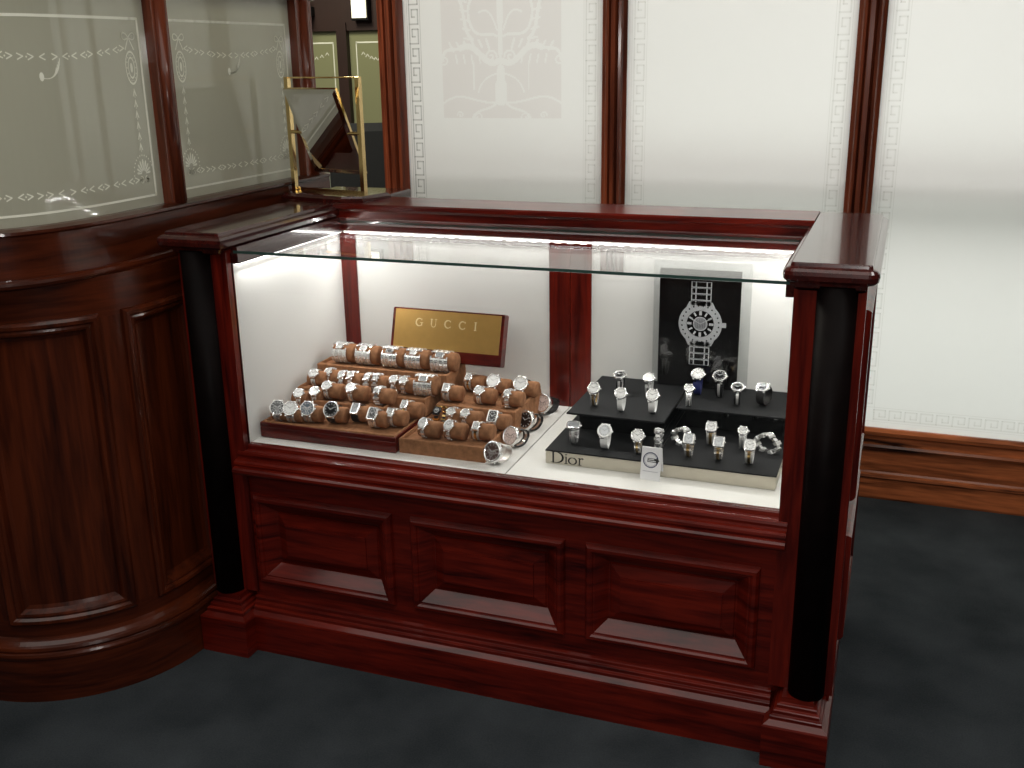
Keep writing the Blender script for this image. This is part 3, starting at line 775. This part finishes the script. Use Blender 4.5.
# ------------------------------------------------------------------ watches
def outline(kind, w, h, n=28):
    if kind == 'round': return [(w/2*math.cos(2*PI*i/n), h/2*math.sin(2*PI*i/n)) for i in range(n)]
    e = {'rect': 7, 'cushion': 3.4, 'oval': 2}[kind]
    return [(w/2*math.copysign(abs(math.cos(t))**(2/e), math.cos(t)), h/2*math.copysign(abs(math.sin(t))**(2/e), math.sin(t))) for t in [2*PI*(i+.5)/n for i in range(n)]]
CACHE = {}
def watch_meshes(key, p):
    if key in CACHE: return CACHE[key]
    w, h = p['w'], p['h']; th = p.get('t', .007); shape = p['shape']
    a, c, ang = p['a'], p['c'], math.radians(p['tilt'])
    zc = c+.0012
    ctr = Vector((0, -a*math.sin(ang), zc+c*math.cos(ang)))
    nrm = Vector((0, -c*math.sin(ang), a*math.cos(ang))).normalized()
    if 'face' in p: f_ = math.radians(p['face']); nrm = Vector((0, -math.sin(f_), math.cos(f_)))
    U = Vector((1, 0, 0)); V = nrm.cross(U).normalized()
    H = Matrix((U, V, nrm)).transposed().to_4x4(); H.translation = ctr
    out = {}
    # case with bezel
    b = MB(); ol = outline(shape, w, h); bz = p.get('bezel', .003)
    prof = [(-.003, -.001), (-.0005, .0005), (0, .002), (0, th*.6), (-.0006, th*.8), (-bz*.5, th), (-bz, th*.95), (-bz-.0005, th*.8)]
    b.smooth = shape == 'round'; b.loop(ol, prof)
    b.smooth = False
    lw = p['bw']*.5
    for sy in (-1, 1):
        for sx in (-1, 1): b.box(sx*lw*.95-.0016, sx*lw*.95+.0016, sy*h*.5-(.004 if sy > 0 else .0), sy*h*.5+(.0 if sy > 0 else .004), 0, th*.5)
    b.v = [tuple(H @ Vector(v)) for v in b.v]; out['case'] = b.mesh('case', p['cm'])
    # dial with markers
    b = MB(); iw, ih = w/2-bz-.0006, h/2-bz-.0006
    fr = lambda u, v: H @ Vector((u, v, th*.82))
    fr2 = lambda u, v: H @ Vector((u, v, th*.82+.0002))
    b.poly([(x*iw/(w/2), y*ih/(h/2)) for x, y in ol], fr); b.cur = 1
    for k in range(12):
        t = 2*PI*k/12; b.ribbon([(iw*.72*math.cos(t), ih*.72*math.sin(t)), (iw*.9*math.cos(t), ih*.9*math.sin(t))], .0011, fr2)
    if p.get('sub'):
        for sx, sy in ((-.4, 0), (.4, 0), (0, -.4)): b.annulus(iw*sx, ih*sy, iw*.17, iw*.22, fr2, 14)
    out['dial'] = b.mesh('dial', [p['dm'], p['mm']], False)
    b = MB(); fr3 = lambda u, v: H @ Vector((u, v, th*.82+.0005))
    b.ribbon([(0, 0), (-iw*.42, ih*.26)], .0010, fr3); b.ribbon([(0, 0), (iw*.55, ih*.42)], .0008, fr3); b.ellipse(0, 0, .0009, .0009, fr3, 8)
    out['hands'] = b.mesh('hands', p['mm'], False)
    b = MB(); b.smooth = True
    m = H @ Matrix.Translation((w/2-.0005, 0, th*.4)) @ Matrix.Rotation(PI/2, 4, 'Y')
    b.lathe([(0, 0), (.0019, 0), (.0022, .0008), (.0022, .0024), (.0014, .003), (0, .003)], 10, m); out['crown'] = b.mesh('crown', p['cm'])
    # band following the oval
    b = MB(); bw = p['bw']; kind = p['band']
    half = (h*.5+.0005)/((a+c)/2)
    t0, t1 = half, 2*PI-half; n = p.get('n', 26)
    def pt(t, o, x):
        # t measured from head, turning to the front and down
        q = ang+t; return Vector((x, -(a+o)*math.sin(q), zc+(c+o)*math.cos(q)))
    tk = p.get('bt', .0022)
    def seg(ta, tb, x0, x1, o0, o1):
        vs = [pt(t, o, x) for t in (ta, tb) for o in (o0, o1) for x in (x0, x1)]
        b.add(vs, [(0, 1, 3, 2), (4, 6, 7, 5), (0, 4, 5, 1), (2, 3, 7, 6), (0, 2, 6, 4), (1, 5, 7, 3)])
    dt = (t1-t0)/n
    for i in range(n):
        ta = t0+dt*i; q = abs((i+.5)/n-.5)*2
        ww = bw*(.78+.22*q)/2
        if kind == 'link':
            b.cur = 0; seg(ta+dt*.06, ta+dt*.94, -ww, -ww*.42, -tk/2, tk/2); seg(ta+dt*.06, ta+dt*.94, ww*.42, ww, -tk/2, tk/2)
            b.cur = 1; seg(ta-dt*.12, ta+dt*.78, -ww*.38, ww*.38, -tk/2, tk*.75)
        elif kind == 'strap':
            b.cur = 0; seg(ta, ta+dt*1.01, -ww, ww, -tk/2, tk/2)
        elif kind == 'bangle':
            b.cur = 0; seg(ta, ta+dt*1.01, -bw/2, bw/2, -tk/2, tk/2)
            b.cur = 1
            for xx in (-.42, -.14, .14, .42): seg(ta+dt*.15, ta+dt*.8, bw*xx-bw*.10, bw*xx+bw*.10, tk/2, tk*.95)
        elif kind == 'chunky':
            b.cur = i % 2; k = 1.0 if i % 2 else .62
            seg(ta+dt*.05, ta+dt*.95, -ww*k, ww*k, -tk*.8, tk*(1.1 if i % 2 else .6))
    out['bracelet'] = b.mesh('bracelet', [p['bm'], p['bm2']])
    CACHE[key] = (out, ctr); return CACHE[key]

st, br, go, wh = M['steel'], M['brushed'], M['gold'], M['ceramic']
def K(shape, w, h, band, bw, cm=st, dm=M['dialw'], mm=M['ink'], bm=br, bm2=st, a=.0245, c=.0205, tilt=42, **k):
    d = dict(shape=shape, w=w, h=h, band=band, bw=bw, cm=cm, dm=dm, mm=mm, bm=bm, bm2=bm2, a=a, c=c, tilt=tilt); d.update(k)
    g = 1.10 if d['a'] < .02 else 1.16
    for q in ('w', 'h', 'bw'): d[q] *= g
    return d
DK = dict(a=.0165, c=.0215, tilt=24, face=52)
KINDS = {
 'chrono_grey': K('round', .034, .034, 'link', .018, dm=M['dialk'], mm=M['mark'], sub=1, face=55),
 'chrono_slate': K('round', .034, .034, 'link', .018, dm=plain('slate_dial', (.06, .08, .11), .2, coat=.8), mm=M['mark'], sub=1, face=55),
 'round_white': K('round', .033, .033, 'link', .017, face=52),
 'round_black_strap': K('round', .036, .036, 'strap', .018, dm=M['dialk'], mm=M['mark'], bm=M['leather'], bm2=M['leather'], face=58),
 'rect_silver_strap': K('rect', .019, .026, 'strap', .016, dm=M['dials'], bm=M['leather'], bm2=M['leather'], face=48),
 'rect_black': K('rect', .023, .029, 'link', .017, dm=M['dialk'], mm=M['mark'], bezel=.0035, face=50),
 'rect_small': K('rect', .017, .022, 'link', .014, face=48),
 'rect_two_tone': K('rect', .016, .020, 'link', .014, bm=br, bm2=go, face=45),
 'lady_round': K('round', .024, .024, 'link', .010, face=40),
 'lady_oval': K('oval', .021, .027, 'chunky', .010, n=20, face=42),
 'lady_pearl': K('round', .021, .021, 'chunky', .012, bm=st, bm2=st, n=18, face=40),
 'lady_chain': K('oval', .016, .019, 'chunky', .012, bm=br, bm2=st, n=22, bt=.003, face=44),
 'twin_link': K('rect', .014, .016, 'chunky', .013, bm=st, bm2=br, n=22, bt=.003, face=40),
 'bangle': K('rect', .017, .014, 'bangle', .036, bm=br, bm2=st, a=.028, c=.026, tilt=40, t=.004, bezel=.002, n=34, face=44),
 'bangle_black': K('rect', .018, .014, 'bangle', .036, dm=M['dialk'], mm=M['mark'], bm=br, bm2=st, a=.028, c=.026, tilt=40, t=.004, bezel=.002, n=34, face=44),
 'bangle_wide': K('rect', .020, .016, 'bangle', .040, dm=M['dials'], bm=br, bm2=st, a=.028, c=.026, tilt=40, t=.004, bezel=.002, n=34, face=44),
 'dark_chain': K('oval', .017, .019, 'chunky', .013, cm=M['darkmetal'], dm=M['dialk'], mm=M['mark'], bm=M['darkmetal'], bm2=go, n=20, bt=.003, face=44),
 'big_brown': K('round', .043, .043, 'strap', .020, dm=M['dialb'], mm=M['mark'], bm=br, bm2=st, a=.028, c=.019, tilt=58, sub=1, t=.010, bezel=.005, face=66),
 'big_pink': K('round', .040, .040, 'link', .019, dm=M['dialp'], bm=M['leather'], bm2=st, a=.028, c=.019, tilt=58, sub=1, t=.010, bezel=.004, face=66),
 'big_black': K('round', .042, .042, 'link', .019, dm=M['dialk'], mm=M['mark'], bm=M['leather'], bm2=st, a=.028, c=.019, tilt=58, t=.010, bezel=.005, face=66),
 'big_cream': K('round', .044, .044, 'strap', .020, dm=M['dialp'], bm=M['leather'], bm2=M['leather'], a=.028, c=.019, tilt=58, sub=1, t=.010, bezel=.005, face=66),
 'round_silver_leather': K('round', .034, .034, 'strap', .018, dm=M['dialw'], bm=M['leather'], bm2=M['leather'], face=60),
 'd_two_tone': K('round', .028, .028, 'link', .012, bm=st, bm2=go, **DK),
 'd_white_link': K('round', .027, .027, 'link', .012, bm=wh, bm2=wh, cm=st, **DK),
 'd_white_strap': K('round', .031, .031, 'strap', .016, bm=wh, bm2=wh, cm=wh, bezel=.004, dm=M['dials'], **DK),
 'd_white_strap_small': K('round', .029, .029, 'strap', .014, bm=wh, bm2=wh, dm=M['dialw'], **DK),
 'd_steel_wide': K('cushion', .030, .022, 'link', .017, dm=M['dials'], bm=st, bm2=br, **{**DK, 'face': 26}),
 'd_steel': K('round', .027, .027, 'link', .013, **{**DK, 'face': 30}),
 'd_black_steel': K('round', .029, .026, 'link', .014, dm=M['dialk'], mm=M['mark'], bm=M['darkmetal'], bm2=br, **{**DK, 'face': 30}),
 'd_logo_chain': K('oval', .019, .013, 'chunky', .014, bm=st, bm2=st, n=18, bt=.0034, **{**DK, 'face': 34}),
 'd_blue': K('round', .031, .031, 'strap', .016, dm=M['dialw'], bm=M['blue'], bm2=M['blue'], **{**DK, 'c': .026, 'face': 36}),
 'd_black_ring': K('round', .031, .031, 'link', .015, dm=M['dialk'], mm=M['mark'], bm=M['darkmetal'], bm2=br, **{**DK, 'c': .026, 'face': 36}),
 'd_rect_gold': K('rect', .023, .024, 'link', .015, bm=st, bm2=go, dm=M['dials'], bezel=.003, **DK),
 'd_rect_steel': K('cushion', .024, .025, 'link', .016, dm=M['dialw'], bezel=.003, bm2=go, **DK),
 'd_small_steel': K('round', .022, .020, 'link', .012, **DK),
 'd_black_rubber': K('round', .028, .026, 'strap', .017, dm=M['dialk'], mm=M['mark'], bm=M['leather'], bm2=M['leather'], **{**DK, 'face': 30, 'a': .021}),
 'loose_chain': K('cushion', .016, .014, 'chunky', .016, bm=st, bm2=br, n=14, bt=.004, a=.027, c=.018, tilt=10, face=14),
}
def watch(kind, x, y, z, label, group, yaw=0., tray=None, base=None, cw=.026, cx=.010):
    """(x,y,z) is the middle of the watch head; base z of the surface wins over z when given"""
    ms, ctr = watch_meshes(kind, KINDS[kind])
    off = Matrix.Rotation(yaw, 3, 'Z') @ ctr
    loc = Vector((x, y, z))-off
    if base is not None: loc.z = base
    r = empty('wristwatch', loc, yaw, label=label, category='watch', group=group)
    objs = {}
    for n in ('case', 'dial', 'crown', 'bracelet'):
        o = bpy.data.objects.new(n, ms[n]); link(o, r); objs[n] = o
    link(bpy.data.objects.new('hands', ms['hands']), objs['dial'])
    if tray is not None:
        p = KINDS[kind]; cushion(tray, loc.x+cx, loc.y, loc.z+.0012, cw, p['a']-.0016, p['c']-.0010)
    return r
G1 = 'watches on the left brown tray'; G2 = 'watches on the right brown tray'; G3 = 'large watches in a line beside the tray'; G4 = 'watches on the black platforms'
LA = .571
for k, x, y, t, c in (
 ('chrono_grey', -.580, .069, 'steel chronograph with dark dial at the left end of the front row', .3),
 ('round_white', -.546, .072, 'steel watch with round white dial, second in the front row', .2),
 ('chrono_slate', -.506, .085, 'steel chronograph with slate blue dial, third in the front row', .1),
 ('round_black_strap', -.447, .096, 'round black dial watch on black strap in the front row', .0),
 ('rect_silver_strap', -.395, .120, 'slim rectangular silver dial watch on black leather strap', -.05),
 ('rect_black', -.337, .098, 'rectangular black dial steel watch near the tray corner', -.05),
 ('rect_small', -.300, .118, 'small rectangular steel watch at the right end of the front row', -.1)):
    watch(k, x, y, 0, t, G1, c, trA, LA, cw=.024, cx=.008)
for k, x, y, t in (('lady_round', -.567, .145, 'small steel watch by the case wall behind the front row'), ('lady_round', -.537, .170, 'steel watch in the second rank beside the small wall-side watch')):
    watch(k, x, y, 0, t, G1, .3, trA, .585, cw=.02, cx=.004)
watch('rect_two_tone', -.285, .165, 0, 'small two tone bracelet watch between the two brown trays', G1, -.1, trA, .578, cw=.024, cx=.012)
for k, x, y, t in (('lady_round', -.507, .182, 'steel watch with white oval face, left on the middle step'), ('lady_round', -.441, .185, 'steel watch with white face, centre of the middle step'),
                   ('twin_link', -.368, .183, 'slim steel link watch, right on the middle step')):
    watch(k, x, y, 0, t, G1, 0, trA, .599, cw=.026, cx=.012)
for k, x, y, t, cc in (('lady_round', -.575, .235, 'white dial watch at the left end of the third step', 1), ('lady_chain', -.545, .256, 'steel bracelet watch second on the third step', 1),
    ('lady_chain', -.500, .245, 'narrow steel watch third on the third step', 0), ('lady_chain', -.476, .247, 'narrow steel watch fourth on the third step', 1),
    ('twin_link', -.428, .245, 'bright steel link watch, left of a close pair on the third step', 0), ('twin_link', -.405, .247, 'bright steel link watch, right of a close pair on the third step', 1),
    ('lady_pearl', -.354, .248, 'steel watch with square top link on the third step', 0), ('lady_pearl', -.328, .249, 'steel watch with round beads on the third step', 1),
    ('bangle_wide', -.273, .248, 'wide steel cuff watch at the right end of the third step', 1)):
    watch(k, x, y, 0, t, G1, .05, trA if cc else None, .610, cw=.026, cx=.006)
for k, x, t in (('bangle', -.556, 'steel cuff watch at the left end of the top step'), ('bangle', -.486, 'steel cuff watch second from left on the top step'),
    ('bangle_black', -.410, 'steel cuff watch with black square face, middle of the top step'), ('bangle', -.343, 'patterned steel cuff watch fourth on the top step'),
    ('bangle_wide', -.269, 'widest steel cuff watch at the right end of the top step')):
    watch(k, x, .342, 0, t, G1, 0, trA, .646, cw=.032, cx=.009)
LB = .565
for k, x, y, t in (('lady_oval', -.200, .086, 'oval white dial watch at the front left of the right tray'), ('lady_oval', -.138, .092, 'oval dial steel watch front centre of the right tray'),
    ('rect_two_tone', -.076, .108, 'rectangular cream dial watch on flat link band, front right of the tray')):
    watch(k, x, y, 0, t, G2, -.05, trB, LB, cw=.026, cx=.010)
for k, x, y, t, cc in (('dark_chain', -.202, .170, 'dark chain bracelet watch behind the front row of the tray', 0), ('lady_pearl', -.167, .172, 'round white watch in the second row, beside the dark chain', 1),
    ('lady_pearl', -.131, .172, 'round steel bead watch third in the second row', 1), ('rect_black', -.060, .172, 'wide rectangular black dial watch in the second row', 1)):
    watch(k, x, y, 0, t, G2, -.05, trB if cc else None, LB+.004, cw=.026, cx=.010)
for k, x, y, t in (('rect_small', -.220, .268, 'small square dial watch at the left of the upper step'), ('lady_round', -.134, .272, 'round dark rim watch in the centre of the upper step'),
    ('lady_chain', -.060, .270, 'narrow steel chain watch at the right of the upper step')):
    watch(k, x, y, 0, t, G2, 0, trB, .595, cw=.026, cx=.010)
for k, x, y, t in (('rect_two_tone', -.198, .360, 'watch with gold links at the back left of the upper step'), ('chrono_grey' if False else 'round_white', -.126, .350, 'large silver dial watch at the back centre of the upper step'),
    ('round_silver_leather', -.054, .352, 'large white dial watch on dark strap at the back right')):
    watch(k, x, y, 0, t, G2, -.1, trB, .5975, cw=.028, cx=.010)
for k, x, y, t in (('big_brown', -.012, .053, 'large steel watch with brown dial at the front of the line'), ('big_pink', -.009, .162, 'large steel watch with pale pink dial, second in the line'),
    ('big_black', -.013, .277, 'large steel watch with black dial, third in the line'), ('big_cream', -.015, .412, 'large watch with cream dial at the back of the line')):
    watch(k, x, y, 0, t, G3, -.35, None, ZF)

# ------------------------------------------------------------------ black stepped platforms
def platform(x0, x1, u0, u1, yf, yr, label):
    P = empty('display_platform', ((x0+x1)/2, .3, ZF), label=label, category='platform')
    tpart(P, 'silver_front', M['silverbox'], lambda b: b.bbox(x0, x1, .10, .495, ZF, .5665, .001))
    tpart(P, 'lower_deck', M['deck'], lambda b: b.bbox(x0-.001, x1+.001, .0985, .495, .5666, .5695, .0006))
    tpart(P, 'riser', M['blackgloss'], lambda b: b.box(u0+.012, u1-.012, yr, .49, .5695, .6255))
    tpart(P, 'upper_deck', M['deck'], lambda b: b.bbox(u0, u1, yf, .4935, .6256, .630, .001))
    return P
pL = platform(.0945, .3368, .115, .342, .190, .255, 'left black stepped platform with silver front edge and lettering')
pR = platform(.3402, .601, .348, .598, .300, .345, 'right black stepped platform with silver front edge behind the small card')
def dior_letters(b): letters(b, lambda u, v: (.1065+u-pL.location.x, .0996-pL.location.y, .5405+v-pL.location.z), [([tuple([q[0]*1.28, q[1]]+list(q[2:])) for q in p_], w_) for p_, w_ in dior(.0265)])
dl_ = MB(); dior_letters(dl_); o = dl_.build('lettering', M['ink'], pL, False)

DLW, DUP = .5695, .630
for k, x, y, t, yw in (('d_steel_wide', .144, .153, 'wide steel bracelet watch at the front left of the left platform', .1), ('d_white_strap', .220, .142, 'round watch on white strap at the front of the left platform', .0),
    ('d_two_tone', .297, .134, 'two tone round watch on the left platform just behind the card', .05), ('d_logo_chain', .334, .176, 'steel watch with open chain links right of the card', .0)):
    watch(k, x, y, 0, t, G4, yw, None, DLW)
for k, x, y, t in (('d_two_tone', .163, .252, 'white faced two tone watch at the left of the left upper deck'), ('d_white_link', .232, .234, 'watch with white link bracelet in the middle of the left upper deck'),
    ('d_white_strap_small', .304, .242, 'watch with plain white band at the right of the left upper deck'), ('d_black_steel', .194, .371, 'steel watch with dark clasp at the back left of the left upper deck'),
    ('d_steel', .266, .368, 'plain steel watch at the back right of the left upper deck')):
    watch(k, x, y, 0, t, G4, 0, None, DUP)
for k, x, y, t in (('d_rect_gold', .407, .149, 'square two tone watch at the front left of the right platform'), ('d_rect_gold', .472, .150, 'square gold link watch at the front centre of the right platform'),
    ('d_rect_steel', .538, .150, 'square steel watch at the front right of the right platform'), ('d_rect_steel', .440, .240, 'square steel watch in the second row of the right platform'),
    ('d_small_steel', .511, .236, 'small round steel watch in the second row of the right platform')):
    watch(k, x, y, 0, t, G4, 0, None, DLW)
for k, x, y, t, yw in (('d_blue', .376, .407, 'watch on navy blue strap in front of the poster', .0), ('d_black_ring', .428, .406, 'black and steel watch right of the blue strap one', .0),
    ('d_black_steel', .478, .357, 'dark steel watch with white bar dial on the right upper deck', .1), ('d_black_rubber', .533, .374, 'black strap watch at the right end of the upper deck', -.4),
    ('d_small_steel', .372, .318, 'small steel watch at the left corner of the right upper deck', .2)):
    watch(k, x, y, 0, t, G4, yw, None, DUP)
watch('loose_chain', .385, .215, 0, 'chunky steel bracelet watch seen side on, left of the right platform', G4, 1.0, None, DLW)
watch('loose_chain', .569, .235, 0, 'chunky steel bracelet watch seen side on at the right edge', G4, 1.1, None, DLW)

# ------------------------------------------------------------------ small sign card
cd = empty('sign_card', (.339, .074, ZF), -.06, label='small white folded card with a dark round emblem before the black platforms', category='card')
tl = Matrix.Rotation(math.radians(-12), 4, 'X')
one('card_front', M['paper'], lambda b: b.box(-.022, .022, -.0006, .0006, 0, .072, tl), cd)
one('card_back', M['paper'], lambda b: b.box(-.022, .022, -.0006, .0006, 0, .072, Matrix.Translation((0, .0305, 0)) @ Matrix.Rotation(math.radians(12), 4, 'X')), cd)
def emblem(b):
    fr = lambda u, v: tl @ Vector((u, -.0009, v)); fr2 = lambda u, v: tl @ Vector((u, -.0011, v))
    b.annulus(-.001, .044, .0150, .0172, fr); b.annulus(-.001, .044, .0132, .0138, fr)
    b.cur = 1; b.poly([(-.008, .0395), (.012, .0395), (.012, .037), (.0185, .0438), (.012, .0505), (.012, .048), (-.008, .048)], fr2)
    b.cur = 2
    fr3 = lambda u, v: tl @ Vector((u, -.0013, v))
    for r_, n in ((.0457, 4), (.0420, 5)):
        for k in range(n): b.ribbon([(-.006+.0034*k, r_), (-.0038+.0034*k, r_)], .0018, fr3)
    b.cur = 3
    for k in range(12): b.ribbon([(-.0165+.0028*k, .019), (-.0148+.0028*k, .019)], .0012, fr)
one('printed_emblem', [M['navyink'], M['ink'], M['paper'], M['greyink']], emblem, cd, False)

# ------------------------------------------------------------------ gold sign block
gs = empty('sign_block', (-.277, .392, .6595), -.012, label='mahogany block sign with gold front plate behind the brown tray', category='sign')
tg = Matrix.Rotation(math.radians(-17), 4, 'X')
def gblock(b):
    b.loop([(-.157, -.009), (.157, -.009), (.157, .020), (-.157, .020)], [(-.002, .0), (0, .002), (0, .131), (-.002, .134)])
    b.v = [tuple(tg @ Vector(v)) for v in b.v]
one('block', M['redH'], gblock, gs)
one('gold_plate', M['goldplate'], lambda b: b.box(-.149, .149, -.0105, -.0085, .030, .130, tg), gs)
def glet(b): letters(b, lambda u, v: tg @ Vector((-.088+u, -.0112, .088+v)), gucci(.021, 1.95))
one('lettering', M['goldletter'], glet, gs, False)

# ------------------------------------------------------------------ poster and acrylic holder
YP = .468
ph = empty('poster_holder', (.366, YP, DUP), label='clear acrylic stand holding the black watch poster', category='stand')
one('clear_sheet', M['acrylic'], lambda b: b.box(-.115, .118, -.0045, -.0015, .0, .312), ph)
one('clear_back_sheet', M['acrylic'], lambda b: b.box(-.115, .118, .0030, .006, .0, .312), ph)
po = one('watch_poster', M['poster'], lambda b: b.box(-.098, .097, -.001, .0015, 0, .292))
po.location = (.363, YP, DUP+.001); tag(po, 'black poster printed with a large silver and black wristwatch', 'poster')
def pwatch(b):
    q = 1/1.0; cx, cz = .003, .160
    F = lambda o: (lambda u, v: (cx+u, -.0012-o, cz+v))
    f0, f1, f2, f3 = F(0), F(.0001), F(.0002), F(.0003)
    # bracelet: upper and lower, rows of links in silver outline
    for sg in (-1, 1):
        for k in range(4):
            v0 = sg*(.042+.0155*k); v1 = sg*(.042+.0155*(k+1)-.001)
            b.cur = 0; b.poly([(-.0245, v0), (.0245, v0), (.0245, v1), (-.0245, v1)], f0)
            b.cur = 1; m = sg*.0022
            b.poly([(-.0115, v0+m), (.0115, v0+m), (.0115, v1-m*.4), (-.0115, v1-m*.4)], f1)
            for s2 in (-1, 1): b.poly([(s2*.0145, v0+m), (s2*.022, v0+m), (s2*.022, v1-m*.4), (s2*.0145, v1-m*.4)], f1)
    b.cur = 0
    b.poly([(-.034, .042), (-.028, .054), (.028, .054), (.034, .042), (.034, -.042), (.028, -.054), (-.028, -.054), (-.034, -.042)], f0)
    b.annulus(0, 0, .030, .0525, f1, 48); b.poly([(.050, -.006), (.062, -.006), (.062, .006), (.050, .006)], f0)
    b.cur = 1; b.ellipse(0, 0, .0335, .0335, f2, 40)
    b.cur = 2; b.annulus(0, 0, .0325, .0335, f3, 40)
    b.cur = 0; b.annulus(0, 0, .0155, .0175, f3, 30); b.cur = 2; b.ellipse(0, 0, .0155, .0155, f3, 26)
    f4 = F(.0004)
    b.cur = 0
    for k in range(12):
        t = 2*PI*k/12; b.ribbon([(.023*math.cos(t), .023*math.sin(t)), (.030*math.cos(t), .030*math.sin(t))], .0042 if k % 3 else .006, f4)
    b.ribbon([(0, 0), (-.021, .011)], .0022, f4); b.ribbon([(0, 0), (.024, .013)], .0018, f4)
    b.cur = 1
    for k in range(24):
        t = 2*PI*(k+.5)/24; b.ellipse(.0445*math.cos(t), .0445*math.sin(t), .0020, .0020, f4, 8)
    for k in range(6): b.ribbon([(-.010+.004*k, -.011), (-.010+.004*k, .011)], .0006, f4)
one('printed_watch', [M['silverink'], M['poster'], M['midink']], pwatch, po, False)

# ------------------------------------------------------------------ lights
def area(name, loc, target, size, power, col=(1, 1, 1), sy=None, spread=None):
    l = bpy.data.lights.new(name, 'AREA'); l.energy = power; l.color = col; l.size = size
    if sy: l.shape = 'RECTANGLE'; l.size_y = sy
    if spread: l.spread = spread
    o = bpy.data.objects.new(name, l); o.location = loc
    d = Vector(target)-Vector(loc); o.rotation_euler = d.to_track_quat('-Z', 'Y').to_euler(); link(o); return o
# camera flash, just above the lens
fl = area('camera_flash', (.80, -1.96, 1.475), (-.05, .2, .75), .035, 10, (1, .97, .94))
# daylight falling on the frosted windows from the street side
area('street_daylight', (.8, 2.9, 1.9), (.8, YW, 1.2), 4.2, 84, (1, .99, .97), 1.9)
area('street_daylight_low', (1.0, 2.5, .4), (1.0, YW, .6), 3.0, 20, (.93, 1, .95), .8)
# light of the strips under the rails, thrown inward and down
area('strip_light', (0, .483, .967), (0, .10, .62), 1.20, 2.9, (1, .985, .955), .004)
for sx in (-1, 1):
    o = area('strip_light', (sx*.609, .245, .967), (sx*.25, .245, .62), .45, 1.0, (1, .985, .955), .004)
# ceiling lamps of the shop, added screen backlight, passage lamp
area('ceiling_lamp', (-.2, -1.5, 2.70), (-.2, -1.5, 0), 3.6, 44, (1, .96, .90), 2.3)
area('ceiling_lamp', (1.7, -.4, 2.70), (1.7, -.2, 0), .6, 14, (1, .97, .92))
area('screen_backlight', (-1.9, .5, 2.60), (-1.3, .4, 1.2), .8, 45, (1, .95, .82))  # added behind the counter to brighten its translucent screens
area('passage_lamp', (-2.1, 2.0, 2.65), (-2.1, 2.9, 1.0), .6, 34, (1, .95, .75))
w = bpy.data.worlds.new('world'); S.world = w; w.use_nodes = True
w.node_tree.nodes['Background'].inputs[0].default_value = (.9, .95, 1, 1); w.node_tree.nodes['Background'].inputs[1].default_value = .05

S.view_settings.view_transform = 'Standard'; S.view_settings.look = 'None'
S.view_settings.exposure = 0; S.view_settings.gamma = 1; S.view_settings.use_curve_mapping = False
S.cycles.use_denoising = True
S.cycles.max_bounces = 10; S.cycles.transparent_max_bounces = 24; S.cycles.sample_clamp_indirect = 6
S.cycles.caustics_reflective = False; S.cycles.caustics_refractive = False
